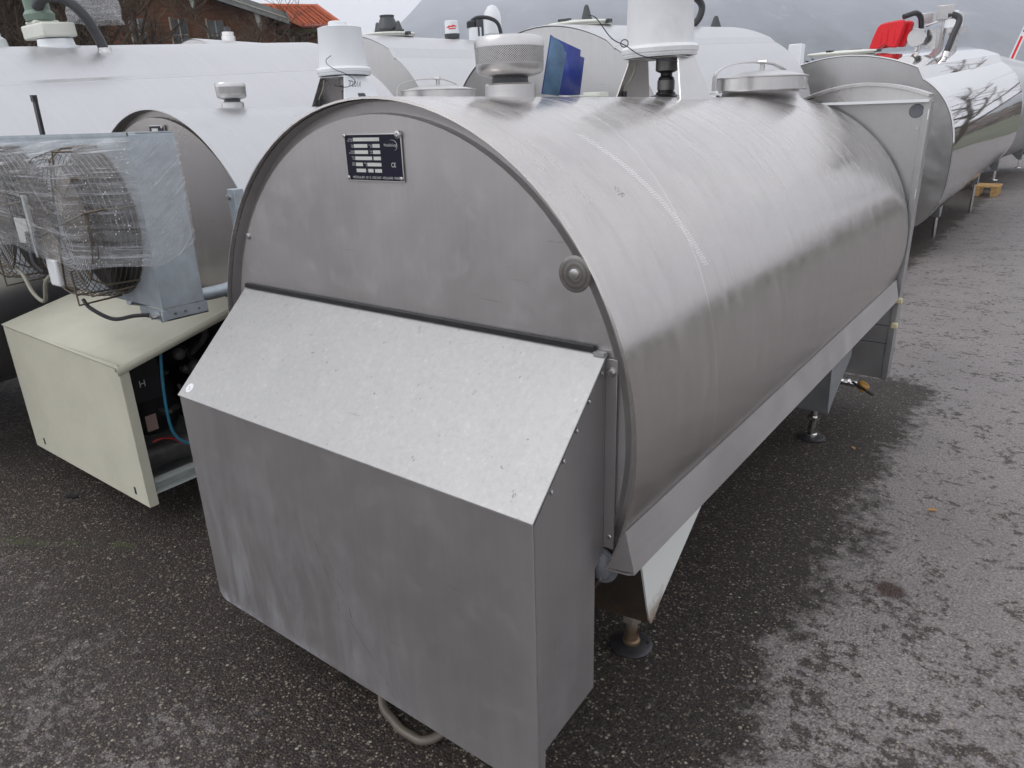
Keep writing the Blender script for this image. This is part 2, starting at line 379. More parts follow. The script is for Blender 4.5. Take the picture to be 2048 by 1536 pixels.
M['plate_rim'] = plain('nameplate_rim', (0.62, 0.62, 0.60), 0.35, 0.7)
M['label'] = plain('label_silver', (0.60, 0.61, 0.58), 0.45, 0.1)
M['ink'] = plain('marker_ink', (0.03, 0.03, 0.06), 0.5)
M['plug'] = plain('grey_plug', (0.14, 0.145, 0.16), 0.45)
M['wood'] = plain('pale_timber', (0.42, 0.26, 0.10), 0.7, 0.0, 0.25, 20, 0.2)
M['tag'] = plain('pinkish_tag', (0.30, 0.22, 0.19), 0.5)
M['guts'] = plain('dark_compressor', (0.012, 0.012, 0.014), 0.42, 0.0, 0.2, 10)
M['guts2'] = plain('dark_fittings', (0.06, 0.055, 0.055), 0.5, 0.2, 0.4, 20)

def rusty(name, base, z0, z1, metal=0.4):
    t = NT(name); v = t.tc.outputs['Object']; sp = t.n('ShaderNodeSeparateXYZ'); t.l(v, sp.inputs[0])
    nz = t.math('ADD', t.rng(sp.outputs[2], z0, z1, 1.0, 0.0), t.math('MULTIPLY', t.math('SUBTRACT', t.noise(v, 16, 6, 0.7), 0.5), 0.9))
    c = t.mix(t.ramp(nz, [(0.45, 0.0), (0.85, 1.0)]), base, (0.24, 0.165, 0.105))
    t.bsdf(c, 0.5, metal, t.bump(t.noise(v, 60, 4), 0.15, 0.002)); return t.m
M['leg_rust'] = rusty('leg_steel_rust', (0.76, 0.78, 0.75), 0.14, 0.34, 0.1)
M['leg_dark'] = rusty('leg_brown', (0.10, 0.085, 0.07), 0.0, 0.5, 0.3)
M['leg_grey'] = plain('leg_grey', (0.30, 0.32, 0.33), 0.45, 0.5)
M['foot'] = plain('foot_plate', (0.05, 0.05, 0.055), 0.35, 0.4, 0.2, 30)
M['foot_rod'] = rusty('foot_rod', (0.45, 0.42, 0.36), 0.0, 0.2, 0.8)

def perforated(name):
    t = NT(name); sp = t.n('ShaderNodeSeparateXYZ'); t.l(t.tc.outputs['Object'], sp.inputs[0])
    th = t.math('ARCTAN2', sp.outputs[1], sp.outputs[0])
    a = t.math('MULTIPLY', th, 92 / (2 * PI)); b = t.math('MULTIPLY', sp.outputs[2], 400.0)
    cb = t.n('ShaderNodeCombineXYZ'); t.l(t.math('ADD', a, t.math('MULTIPLY', b, 0.5)), cb.inputs[0]); t.l(t.math('SUBTRACT', t.math('MULTIPLY', b, 0.5), a), cb.inputs[1])
    vo = t.vor(cb.outputs[0], 1.0, rnd=0.0)
    hole = t.math('LESS_THAN', vo.outputs['Distance'], 0.34)
    col = t.mix(hole, (0.58, 0.57, 0.56), (0.02, 0.02, 0.02))
    t.bsdf(col, 0.32, t.math('SUBTRACT', 1.0, hole), t.bump(t.math('SUBTRACT', 1.0, hole), 0.3, 0.002)); return t.m
M['perf'] = perforated('perforated_steel')

def film():
    t = NT('stretch_film'); v = t.tc.outputs['UV']
    n1 = t.noise(t.mapping(v, (1.6, 46, 1)), 1.0, 7, 0.7, 0.25)
    n2 = t.noise(t.mapping(v, (5, 150, 1)), 1.0, 4, 0.7)
    n3 = t.noise(t.mapping(v, (3, 7, 1)), 1.0, 4, 0.6)
    a = t.math('ADD', t.ramp(t.math('ADD', t.math('MULTIPLY', n1, 0.65), t.math('MULTIPLY', n3, 0.35)), [(0.38, 0.04), (0.52, 0.15), (0.64, 0.66)]), t.ramp(n2, [(0.55, 0.0), (0.75, 0.22)]), clamp=True)
    drop = t.vor(t.mapping(v, (120, 60, 1)), 1.0)
    dm = t.math('MULTIPLY', t.math('LESS_THAN', drop.outputs['Distance'], 0.17), t.math('GREATER_THAN', t.noise(t.mapping(v, (14, 9, 1)), 1.0, 3), 0.52))
    a = t.math('MAXIMUM', a, t.math('MULTIPLY', dm, 0.9))
    nm = t.bump(t.math('ADD', n1, t.math('MULTIPLY', n2, 0.5)), 0.8, 0.02)
    b = t.bsdf((0.86, 0.88, 0.92), 0.12, 0.0, nm, 0.8, final=False)
    tr = t.n('ShaderNodeBsdfTransparent'); ms = t.n('ShaderNodeMixShader')
    gl = t.n('ShaderNodeBsdfGlossy'); gl.inputs['Roughness'].default_value = 0.08; t.l(nm, gl.inputs['Normal'])
    m0 = t.n('ShaderNodeMixShader'); m0.inputs[0].default_value = 0.10; t.l(tr.outputs[0], m0.inputs[1]); t.l(gl.outputs[0], m0.inputs[2])
    t.l(a, ms.inputs[0]); t.l(m0.outputs[0], ms.inputs[1]); t.l(b.outputs[0], ms.inputs[2]); t.l(ms.outputs[0], t.out.inputs[0])
    return t.m
M['film'] = film()

def asphalt():
    t = NT('asphalt'); v = t.tc.outputs['Object']
    sp = t.n('ShaderNodeSeparateXYZ'); t.l(v, sp.inputs[0]); x, y = sp.outputs[0], sp.outputs[1]
    # rain-sheltered ground: signed distance to the strips the tanks stand on, ragged edge
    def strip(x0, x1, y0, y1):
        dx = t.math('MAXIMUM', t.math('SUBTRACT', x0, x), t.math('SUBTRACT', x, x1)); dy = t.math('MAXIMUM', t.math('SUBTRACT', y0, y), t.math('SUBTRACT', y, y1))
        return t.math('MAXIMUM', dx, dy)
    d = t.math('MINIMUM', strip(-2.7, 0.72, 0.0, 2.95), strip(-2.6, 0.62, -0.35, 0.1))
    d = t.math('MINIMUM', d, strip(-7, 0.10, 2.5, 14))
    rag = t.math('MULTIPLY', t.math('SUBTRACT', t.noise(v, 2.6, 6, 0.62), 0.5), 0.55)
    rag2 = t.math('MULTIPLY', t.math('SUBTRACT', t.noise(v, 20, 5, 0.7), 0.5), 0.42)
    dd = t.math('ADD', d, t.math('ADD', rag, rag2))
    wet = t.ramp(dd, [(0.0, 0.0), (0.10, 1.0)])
    # dry islands and puddle edges in the open
    isl = t.noise(v, 5.5, 7, 0.72, 0.3); isl2 = t.noise(v, 30, 6, 0.72)
    grow = t.rng(y, 1.3, -0.6, -0.032, 0.058)
    hole = t.ramp(t.math('ADD', t.math('ADD', t.math('MULTIPLY', isl, 0.42), t.math('MULTIPLY', isl2, 0.58)), grow), [(0.495, 0.0), (0.548, 1.0)])
    wet = t.math('MULTIPLY', wet, t.math('SUBTRACT', 1.0, t.math('MULTIPLY', hole, 0.88)))
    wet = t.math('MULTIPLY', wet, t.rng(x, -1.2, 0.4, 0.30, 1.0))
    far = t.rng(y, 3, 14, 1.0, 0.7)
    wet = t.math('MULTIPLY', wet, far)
    # stones in binder
    vo = t.vor(v, 175); vo2 = t.vor(t.mapping(v, (1, 1, 1), (3.1, 1.7, 0)), 78)
    sepc = t.n('ShaderNodeSeparateColor'); t.l(vo.outputs['Color'], sepc.inputs[0])
    sepc2 = t.n('ShaderNodeSeparateColor'); t.l(vo2.outputs['Color'], sepc2.inputs[0])
    stone = t.ramp(sepc.outputs[0], [(0.0, (0.020, 0.014, 0.011)), (0.5, (0.056, 0.040, 0.032)), (0.80, (0.11, 0.085, 0.068)), (0.96, (0.34, 0.29, 0.22))])
    big = t.math('MULTIPLY', t.math('LESS_THAN', vo2.outputs['Distance'], 0.33), t.math('GREATER_THAN', sepc2.outputs[0], 0.88))
    c = t.mix(t.ramp(vo.outputs['Distance'], [(0.25, 0.0), (0.55, 0.85)]), stone, (0.017, 0.013, 0.012))
    tone = t.noise(v, 1.3, 5); c = t.mix(t.ramp(tone, [(0.35, 0.4), (0.65, 0.0)]), c, (0.028, 0.022, 0.019))
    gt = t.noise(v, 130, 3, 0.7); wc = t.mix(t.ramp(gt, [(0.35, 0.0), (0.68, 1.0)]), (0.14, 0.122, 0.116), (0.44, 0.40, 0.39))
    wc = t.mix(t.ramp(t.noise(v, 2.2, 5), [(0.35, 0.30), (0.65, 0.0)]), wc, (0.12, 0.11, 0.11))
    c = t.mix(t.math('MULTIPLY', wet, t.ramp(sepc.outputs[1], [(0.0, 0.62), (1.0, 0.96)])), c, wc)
    c = t.mix(t.math('MULTIPLY', big, t.rng(sepc2.outputs[1], 0.0, 1.0, 0.25, 0.95)), c, (0.33, 0.30, 0.24))
    # tar joint with moss on the left
    jd = t.math('ABSOLUTE', t.math('ADD', t.math('SUBTRACT', y, t.math('MULTIPLY', x, 0.55)), t.math('MULTIPLY', t.noise(v, 3.0, 3), 0.12)))
    mo = t.math('MULTIPLY', t.math('LESS_THAN', t.math('ABSOLUTE', t.math('SUBTRACT', jd, 0.62)), 0.02), t.math('LESS_THAN', x, -1.25))
    c = t.mix(t.math('MULTIPLY', mo, t.ramp(t.noise(v, 24, 4), [(0.45, 0.0), (0.6, 0.8)])), c, (0.05, 0.06, 0.018))
    # rust stain
    cb = t.n('ShaderNodeVectorMath', operation='DISTANCE'); t.l(v, cb.inputs[0]); cb.inputs[1].default_value = (0.936, 1.075, 0)
    rs = t.ramp(t.math('ADD', cb.outputs['Value'], t.math('MULTIPLY', t.noise(v, 60, 3), 0.03)), [(0.046, 1.0), (0.066, 0.0)])
    c = t.mix(rs, c, (0.042, 0.018, 0.013))
    r = t.math('SUBTRACT', 0.66, t.math('MULTIPLY', wet, 0.22))
    h = t.math('ADD', t.math('MULTIPLY', vo.outputs['Distance'], -0.6), t.math('MULTIPLY', vo2.outputs['Distance'], -0.35))
    nm = t.bump(h, 0.75, 0.006)
    t.bsdf(c, r, 0.0, nm, 0.42); return t.m
M['asphalt'] = asphalt()

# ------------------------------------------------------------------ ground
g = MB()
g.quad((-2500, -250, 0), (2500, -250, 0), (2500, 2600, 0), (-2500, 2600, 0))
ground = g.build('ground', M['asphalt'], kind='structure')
t = NT('meadow'); v = t.tc.outputs['Object']
t.bsdf(t.mix(t.ramp(t.noise(v, 0.6, 6), [(0.35, 0.0), (0.65, 1.0)]), (.07,.078,.045), (.11,.118,.075)), 0.9, 0, t.bump(t.noise(v, 12, 4), 0.5, 0.05))
M['grass'] = t.m
g = MB(); g.add([(2.9, 33, 0.02), (70, 25, 0.02), (80, 64, .8), (2.2, 64, .8)], [(0, 1, 2, 3)])
g.build('grass_bank', M['grass'], kind='structure')
g = MB(); g.quad((-60, 20, 0.02), (-7, 20, 0.02), (-7, 46, 0.02), (-60, 46, 0.02)); g.build('lawn', M['grass'], kind='structure')

# ------------------------------------------------------------------ cylinder milk tanks (near pair)
def capped_tank(P, R, L, zc, shell_m, cap_m):
    """shell with recessed flat ends, thin rolled rim"""
    n = 96; s = MB(); prof = [(R - 0.0045, 0.022), (R - 0.0045, 0.0), (R, 0.0015), (R, L - 0.0015), (R - 0.0045, L), (R - 0.0045, L - 0.022)]
    vs = []; fs = []
    rows = [prof[0], prof[1], prof[2]] + [(R, L * k / 10) for k in range(1, 10)] + prof[3:]
    for r, y in rows:
        for k in range(n):
            a = 2 * PI * k / n; vs.append((r * math.cos(a), y, zc + r * math.sin(a)))
    for i in range(len(rows) - 1):
        for k in range(n): fs.append((i * n + k, i * n + (k + 1) % n, (i + 1) * n + (k + 1) % n, (i + 1) * n + k))
    s.add(vs, fs, True); sh = s.build('shell', shell_m, P, ang=40)
    c = MB(); rr = R - 0.006
    def ring(r, y): return [(r * math.cos(2 * PI * k / n), y, zc + r * math.sin(2 * PI * k / n)) for k in range(n)]
    vs = ring(rr, 0.012) + ring(rr - 0.003, 0.036) + ring(rr - 0.024, 0.037) + ring(rr - 0.027, 0.021)
    fs = [(i * n + k, i * n + (k + 1) % n, (i + 1) * n + (k + 1) % n, (i + 1) * n + k) for i in range(3) for k in range(n)] + [tuple(3 * n + k for k in range(n))]
    c.add(vs, fs); c.build('end_panel', cap_m, P, ang=20, recalc=True)
    c = MB(); c.add(ring(rr, L - 0.02), [tuple(range(n))]); c.build('rear_panel', cap_m, P)
    return sh

def vent(P, y, zt, s=1.0, x=0.0):
    """breather with perforated drum on a squat neck"""
    def R(p): return [(r * s, z * s) for r, z in p]
    c = (x, y, zt)
    b = MB(); b.lathe(R([(0.0001, -0.03), (0.062, -0.03), (0.062, 0.026), (0.058, 0.030), (0.0001, 0.030)]), 36, c); vo = b.build('vent_base', M['cast'], P)
    b = MB(); b.lathe(R([(0.045, 0.028), (0.044, 0.045)]), 30, c); b.build('neck', M['darkgrey'], vo)
    b = MB(); b.lathe(R([(0.0001, 0.043), (0.052, 0.044), (0.076, 0.052), (0.082, 0.060), (0.083, 0.074)]), 48, c); b.build('drum_bottom', M['cast'], vo)
    b = MB(); b.lathe(R([(0.0, 0), (0.0824, 0.0), (0.0836, 0.036), (0.0, 0.036)][1:3]), 48); o = b.build('perforated_band', M['perf'], vo); o.location = (x, y, zt + 0.074 * s); o.scale = (s, s, s) if s != 1 else (1, 1, 1)
    if s != 1: o.data.transform(Matrix.Scale(1 / s, 4))
    b = MB(); b.lathe(R([(0.0845, 0.109), (0.0845, 0.124), (0.080, 0.131), (0.070, 0.134), (0.0001, 0.135)]), 48, c); b.build('drum_lid', M['cast'], vo)
    return vo

def agitator(P, y, zt, colr=None):
    """bent plate stand on two feet, open towards the front, motor shaft inside"""
    mt = colr or M['cast']
    br = MB()
    for sx in (-1, 1):
        X = 0.125 if sx < 0 and 0 else (-0.125 if sx < 0 else 0.115); poly = [(y - 0.13, zt - 0.022), (y + 0.13, zt - 0.022), (y + 0.055, zt + 0.118), (y - 0.075, zt + 0.118)]
        Xt = -0.098 if sx < 0 else 0.072
        for e in (-0.002, 0.002): br.add([(X + e, poly[0][0], poly[0][1]), (X + e, poly[1][0], poly[1][1]), (Xt + e, poly[2][0], poly[2][1]), (Xt + e, poly[3][0], poly[3][1])], [(0, 1, 2, 3)])
        b8 = len(br.v) - 8
        for q in range(4): br.f.append([b8 + q, b8 + (q + 1) % 4, b8 + 4 + (q + 1) % 4, b8 + 4 + q]); br.sm.append(False)
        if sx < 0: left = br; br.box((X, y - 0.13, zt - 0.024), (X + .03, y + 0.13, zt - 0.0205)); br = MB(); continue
        br.box((min(X, X - 0.03 * sx), y - 0.13, zt - 0.024), (max(X, X - 0.03 * sx), y + 0.13, zt - 0.0205))
    br.box((-0.099, y - 0.075, zt + 0.1175), (0.073, y + 0.055, zt + 0.1215))
    b = br.build('motor_bracket', mt, P, ang=25); left.build('bracket_leg', M['cap_d'], b, ang=25)  # left leg in darker sheet: shade on its inner face put into the colour
    m = MB(); m.lathe([(0.0001, -0.012), (0.055, -0.012), (0.062, -0.004), (0.034, 0.004), (0.030, 0.012), (0.026, 0.013), (0.026, 0.055), (0.019, 0.062), (0.019, 0.070), (0.030, 0.074), (0.034, 0.078), (0.034, 0.117)], 24, (0, y, zt + 0.004)); m.build('shaft_seal', M['black'], b)
    m = MB(); m.lathe([(0.0001, 0.018), (0.0285, 0.018), (0.0285, 0.048), (0.0001, 0.048)], 24, (0, y, zt + 0.004)); m.lathe([(0.0001, 0.077), (0.036, 0.077), (0.036, 0.113), (0.0001, 0.113)], 12, (0, y, zt + 0.004)); m.build('coupling', M['motor'], b)
    m = MB(); m.lathe([(0.0001, 0.124), (0.055, 0.124), (0.055, 0.25), (0.0001, 0.25)], 20, (0, y, zt)); m.build('motor', M['motor'], b)
    c = MB(); c.tube(bez([(-0.075, y - 0.07, zt + 0.11), (-0.085, y - 0.075, zt + 0.07), (-0.108, y - 0.085, zt + 0.03), (-0.11, y - 0.085, zt + 0.004)], 6), 0.0035, 8); c.build('cable', M['cable'], b)
    c = MB(); c.lathe([(0.0001, -0.018), (0.016, -0.018), (0.016, -0.004), (0.009, 0.003), (0.009, 0.022), (0.0001, 0.022)], 14, (-0.11, y - 0.085, zt)); c.build('cable_gland', M['black'], b)
    c = MB(); c.tube([(0.1, y - 0.105, zt - 0.016), (0.1, y - 0.105, zt + 0.002)], 0.009, 6); c.build('bolt', M['bolt'], b)
    return b

def bucket(x, y, z, tilt, label, mat, r0=0.105, r1=0.128, h=0.22):
    o = thing('bucket', label, 'bucket', (x, y, z), tilt, 'upturned white buckets over agitator motors')
    b = MB(); b.lathe([(r1 - 0.004, 0.03), (r1 - 0.004, 0.032), (r0 - 0.002, h - 0.004), (r0, h), (r0 - 0.012, h + 0.004), (0.0001, h + 0.004)], 48)
    b.lathe([(r1 - 0.006, 0.032), (r1 - 0.008, 0.001), (0.0001, 0.001)][:2], 48); b.build('wall', mat, o)
    b = MB(); b.lathe([(0.0001, h), (r0 * .42, h), (r0 * .42, h + .026), (r0 * .36, h + .03), (0.0001, h + .03)], 28, (-.01, 0, 0)); b.build('bottom_boss', mat, o)
    b = MB(); b.lathe([(r1 - 0.007, 0.0), (r1 + 0.004, 0.0), (r1 + 0.008, 0.008), (r1 + 0.005, 0.011), (r1 + 0.010, 0.014), (r1 + 0.012, 0.026), (r1 + 0.004, 0.034), (r1 - 0.004, 0.036)], 48); b.build('rim', mat, o)
    return o

def manhole(P, x, y, zt, R=0.182, hinge=-1):
    """round lid with rolled edge on a swept neck that meets the curved shell, strap handle over it"""
    n = 48; b = MB(); vs = []; fs = []
    rows = []
    for rr, up in ((R - 0.030, 1.0), (R - 0.030, 0.72), (R - 0.026, 0.46), (R - 0.012, 0.24), (R + 0.008, 0.08), (R + 0.034, 0.0)):
        rows.append((rr, up))
    zl = zt + 0.028
    for rr, up in rows:
        for k in range(n):
            a = 2 * PI * k / n; X = x + rr * math.cos(a); Y = y + rr * math.sin(a)
            zs = P['axis_z'] + math.sqrt(max(0.02, P['radius'] ** 2 - X * X)) - (0.004 if up == 0 else 0)
            vs.append((X, Y, zs + (zl - zs) * up ** 0.9))
    for i in range(len(rows) - 1):
        for k in range(n): fs.append((i * n + k, i * n + (k + 1) % n, (i + 1) * n + (k + 1) % n, (i + 1) * n + k))
    b.add(vs, fs, True); mo = b.build('manhole_neck', M['cast'], P, ang=50)
    l = MB(); l.lathe([(R - 0.032, 0.004), (R - 0.012, -0.004), (R - 0.003, -0.006), (R, -0.003), (R, 0.042), (R + 0.006, 0.044), (R + 0.006, 0.048), (R - 0.004, 0.050), (0.12, 0.064), (0.085, 0.070), (0.0001, 0.071)], 56, (x, y, zl)); l.build('manhole_lid', M['cast'], mo)
    # strap handle, hinged on the near-left side
    a = math.radians(226); dx, dy = math.cos(a), math.sin(a)
    pts = [(-(R + 0.022), -0.012), (-(R + 0.022), 0.048), (-(R + 0.008), 0.076), (-(R - 0.04), 0.095), (-0.06, 0.105), (0.03, 0.100), (0.07, 0.088), (0.10, 0.074)]
    pts = bez([(x - dx * p, y - dy * p, zl + q) for p, q in pts], 5)
    h = MB(); w = Vector((-dy, dx, 0)) * 0.018; vs = []; fs = []
    for i, p in enumerate(pts):
        tq = (pts[min(i + 1, len(pts) - 1)] - pts[max(0, i - 1)]).normalized(); nn = tq.cross(w.normalized()) * 0.0022
        vs += [p + w + nn, p - w + nn, p - w - nn, p + w - nn]
    for i in range(len(pts) - 1):
        for k in range(4): fs.append((4 * i + k, 4 * i + (k + 1) % 4, 4 * i + 4 + (k + 1) % 4, 4 * i + 4 + k))
    fs += [(3, 2, 1, 0), tuple(len(vs) - 4 + k for k in range(4))]
    h.add(vs, fs, True); ho = h.build('strap_handle', M['cast'], P, ang=30)
    k = MB(); k.lathe([(0.0001, 0), (0.010, 0), (0.010, 0.03), (0.0001, 0.03)], 10, (x + 0.0, y, zl + 0.070)); k.tube([(x - 0.018, y, zl + 0.106), (x + 0.018, y, zl + 0.106)], 0.007, 8); k.build('handle_bolt', M['bolt'], ho)
    hb = Vector((x + dx * (R + 0.022), y + dy * (R + 0.022), zl - 0.02))
    k = MB(); k.box((hb.x - 0.018, hb.y - 0.020, hb.z - 0.02), (hb.x + 0.018, hb.y + 0.020, hb.z + 0.002)); k.tube([(hb.x + 0.024, hb.y - 0.026, hb.z + 0.014), (hb.x - 0.024, hb.y + 0.026, hb.z + 0.014)], 0.006, 8); k.build('hinge', M['chrome'], ho)
    return mo

def leg_saddle(P, y0, y1, yb, side_m, dark_m, xo=0.5, zb=0.175, ztop=0.44, zc=0.8, R=0.62):
    s = MB()
    prof = []
    for k in range(25):
        a = math.radians(-144 + 108 * k / 24); prof.append(((R - 0.003) * math.cos(a), zc + (R - 0.003) * math.sin(a)))
    poly = [(-xo, ztop), (-xo, zb), (xo, zb), (xo, ztop)]
    # front web leaning back to the foot line
    xs = [p for p in prof]
    n = len(xs)
    top = [(p[0], y0, p[1]) for p in xs]
    s.add([(-xo, y0, ztop)] + top + [(xo, y0, ztop), (xo, yb, zb), (-xo, yb, zb)], [tuple(range(n + 4))])
    top = [(p[0], y0 + 0.004, p[1]) for p in xs]
    s.add([(-xo, y0 + .004, ztop)] + top + [(xo, y0 + .004, ztop), (xo, yb + .004, zb), (-xo, yb + .004, zb)], [tuple(range(n + 4))[::-1]])
    so_ = s.build('leg_saddle', dark_m, P, recalc=False)
    for sx in (-1, 1):
        q = MB(); q.prism([(y0, ztop), (yb, zb + 0.012), (yb + 0.012, zb - 0.008), (yb + 0.035, zb + 0.004), (yb + 0.06, zb + 0.03), (y1, ztop - 0.07), (y1 + 0.01, ztop)], sx * xo - 0.0025 + 0.003 * sx, sx * xo + 0.0025 + 0.003 * sx, 'x')
        q.build('gusset', side_m, so_, ang=20)
    return so_
def foot(P, x, y, ztop, rusty_=True):
    f = MB(); f.tube([(x, y, 0.01), (x, y, ztop)], 0.016, 16)
    f.lathe([(0.0001, 0.012), (0.024, 0.012), (0.024, 0.022), (0.019, 0.026), (0.019, 0.048)], 12, (x, y, 0)); f.lathe([(0.017, 0.085), (0.027, 0.086), (0.027, 0.104), (0.017, 0.105)], 6, (x, y, 0))
    fo = f.build('foot', M['foot_rod'] if rusty_ else M['chrome'], P)
    f = MB(); f.lathe([(0.0001, 0.0), (0.056, 0.0), (0.058, 0.006), (0.050, 0.011), (0.02, 0.015), (0.0001, 0.015)], 30, (x, y, 0))
    f.build('foot_plate', M['foot'], fo)
    f = MB()
    for k in range(4):
        a = k * PI / 2 + 0.5; f.lathe([(0.0001, 0.0), (0.005, 0.0), (0.005, 0.0005), (0.0001, 0.0005)], 8, (x + 0.044 * math.cos(a), y + 0.044 * math.sin(a), 0.0125))
    f.build_split('bolt_holes', M['black'], fo)

# ---- tank A: the near grey tank
A = thing('milk_cooling_tank', 'large worn grey stainless steel tank in front with riveted black nameplate', 'milk tank')
A['axis_z'] = 0.8; A['radius'] = 0.62
R_, L_, ZC = 0.62, 2.495, 0.8
capped_tank(A, R_, L_, ZC, M['main_barrel'], M['cap'])
for sx in (1, -1):       # hanging skirt strips
    s = MB(); y0, y1 = 0.0, 2.492
    pr = [(0.6035, 0.643), (0.6245, 0.557), (0.612, 0.551), (0.560, 0.545), (0.562, 0.549), (0.609, 0.5555), (0.620, 0.5595), (0.600, 0.642)]
    s.prism([(p[0] * sx, p[1]) for p in pr], y0, y1, 'y'); sk = s.build('skirt', M['skirt'], A, ang=25)
    for yy in (0.001, 2.488):
        s = MB(); s.prism([(0.600 * sx, 0.642), (0.619 * sx, 0.5595), (0.561 * sx, 0.549), (0.568 * sx, 0.556)], yy, yy + 0.003, 'y'); s.build('skirt_end', M['skirt'], sk)
# equipment cover on the front end
XL, XR, YF, ZT, ZB, ZT2 = -0.528, 0.548, -0.2164, 0.7494, 0.1494, 0.976
YB = 0.019
cov = MB()
def rounded_front():
    r = 0.03; pts = []
    for k in range(7):
        a = PI + (PI / 2) * k / 6; pts.append((XL + r + r * math.cos(a), ZB + r + r * math.sin(a)))
    return [(XL, ZT)] + pts + [(XR, ZB), (XR, ZT)]
cov.prism(rounded_front(), YF, YF + 0.003, 'y')
cf = cov.build('cover_front', M['box'], A, bevel=0.002)
for X, sg in ((XL, 1), (XR, -1)):
    c = MB(); poly = [(YF + 0.003, 0.20 if sg < 0 else 0.22), (YF + 0.022, 0.20 if sg < 0 else .22), (YF + 0.024, 0.246), (YB - 0.036, 0.262), (YB - 0.036, 0.55), (YB - 0.001, 0.57), (YB - 0.001, ZT2 - 0.002), (YF + 0.003, ZT - 0.003)]
    c.prism(poly, X, X + 0.003 * sg, 'x'); so_ = c.build('cover_side', M['box'], A)
    c = MB(); xa, xb = (X + 0.003 * sg, X + 0.024 * (-sg)) if sg < 0 else (X - 0.022, X)
    xa, xb = min(X, X - 0.023 * sg), max(X, X - 0.023 * sg)
    c.box((xa, 0.0135, 0.585), (xb, 0.016, 0.971)); c.build('flange', M['box'], so_, bevel=0.001)
    c = MB()
    for zz in (0.947, 0.61):
        xx = X - 0.012 * sg
        if zz > 0.9:
            c.lathe([(0.0001, 0.0), (0.0095, 0.0), (0.0095, 0.0015), (0.0001, 0.0015)], 16, (xx, 0.0135, zz), Matrix.Rotation(PI / 2, 4, 'X').to_3x3())
            c.lathe([(0.0001, 0.001), (0.0065, 0.001), (0.0065, 0.0065), (0.0001, 0.007)], 6, (xx, 0.0135, zz), Matrix.Rotation(PI / 2, 4, 'X').to_3x3())
        else: c.lathe([(0.0001, 0.0), (0.006, 0.0), (0.005, 0.001), (0.0001, 0.001)], 12, (xx, 0.0135, zz), Matrix.Rotation(PI / 2, 4, 'X').to_3x3())
    c.build_split('bolt', M['bolt'], so_)
    for (yy, zz) in ((-0.003, 0.948), (-0.045, 0.909), (-0.085, 0.869), (-0.126, 0.828), (-0.164, 0.787)):
        c = MB(); c.lathe([(0.0001, 0.0), (0.0045, 0.0), (0.0042, 0.003), (0.002, 0.0042), (0.0001, 0.0030)], 12, (X, yy, zz), Matrix.Rotation(-PI / 2 * sg, 4, 'Y').to_3x3())
        c.build('screw', M['bolt'], so_)
# sloping lid with small down-turned lips
nl = Vector((0, -(ZT2 - ZT), (YB - YF))).normalized()
c = MB()
def lidp(x, f, up=0.0): return (x, YF - 0.001 + (YB - YF + 0.0) * f + nl.y * up, ZT + (ZT2 - ZT) * f + nl.z * up)
x0, x1 = XL - 0.002, XR + 0.002
c.add([lidp(x0, 0, .001), lidp(x1, 0, .001), lidp(x1, 1, .001), lidp(x0, 1, .001), lidp(x0, 0, .0045), lidp(x1, 0, .0045), lidp(x1, 1, .0045), lidp(x0, 1, .0045)], [(3, 2, 1, 0), (4, 5, 6, 7), (0, 1, 5, 4), (1, 2, 6, 5), (2, 3, 7, 6), (3, 0, 4, 7)])
lid = c.build('cover_lid', M['lid'], A, bevel=0.0012)
c = MB(); c.lathe([(0.0001, 0), (0.0125, 0), (0.0125, 0.0006), (0.0001, 0.0006)], 24, Vector(lidp(-0.4995, 0.082, 0.0047)), nl.to_track_quat('Z', 'Y').to_matrix()); st = c.build('sticker', M['white'], lid)
c = MB(); B0 = Vector(lidp(-0.4995, 0.082, 0.0056)); ex = Vector((1, 0, 0)); ey = nl.cross(ex)
for (a, b, l, an) in ((-0.004, 0.003, 0.004, 0.4), (0.001, 0.0, 0.005, -0.9), (0.004, -0.004, 0.004, 0.2), (-0.001, -0.005, 0.003, 0.8)):
    d = ex * math.cos(an) + ey * math.sin(an); e = nl.cross(d) * 0.0005; p = B0 + ex * a + ey * b
    c.quad(p - d * l / 2 - e, p + d * l / 2 - e, p + d * l / 2 + e, p - d * l / 2 + e)
c.build('sticker_print', M['ink'], st)
c = MB(); c.box((XL + 0.004, 0.008, 0.9785), (XR - 0.022, 0.0185, 0.9905)); c.build('rubber_seal', M['black'], A, bevel=0.002)
c = MB(); c.box((XR - 0.022, 0.006, 0.974), (XR, 0.0185, 0.981)); c.build('seal_end', M['lid'], A)

# ---- nameplate
PX0, PX1, PZ0, PZ1, PY = -0.085, 0.0815, 1.2575, 1.3505, 0.0165
c = MB(); c.box((PX0, PY, PZ0), (PX1, PY + 0.002, PZ1)); np_ = c.build('name_plate', M['plate_rim'], A, bevel=0.0006)
c = MB(); c.box((PX0 + 0.002, PY - 0.0004, PZ0 + 0.002), (PX1 - 0.002, PY + 0.0004, PZ1 - 0.002)); c.build('plate_face', M['navy'], np_)
def pu(u, v): return (PX0 + (PX1 - PX0) * u, PY - 0.0007, PZ1 - (PZ1 - PZ0) * v)
for (u0, u1, v0, v1) in ((.168, .635, .08, .155), (.172, .418, .215, .29), (.508, .635, .215, .29), (.175, .42, .345, .42), (.508, .635, .345, .42), (.178, .482, .475, .55), (.508, .637, .475, .55), (.18, .305, .605, .68), (.388, .637, .605, .68), (.18, .352, .735, .81), (.395, .487, .735, .81), (.515, .637, .735, .81)):
    c = MB(); c.quad(pu(u0, v1), pu(u1, v1), pu(u1, v0), pu(u0, v0)); c.build('data_field', M['label'], np_, recalc=False)
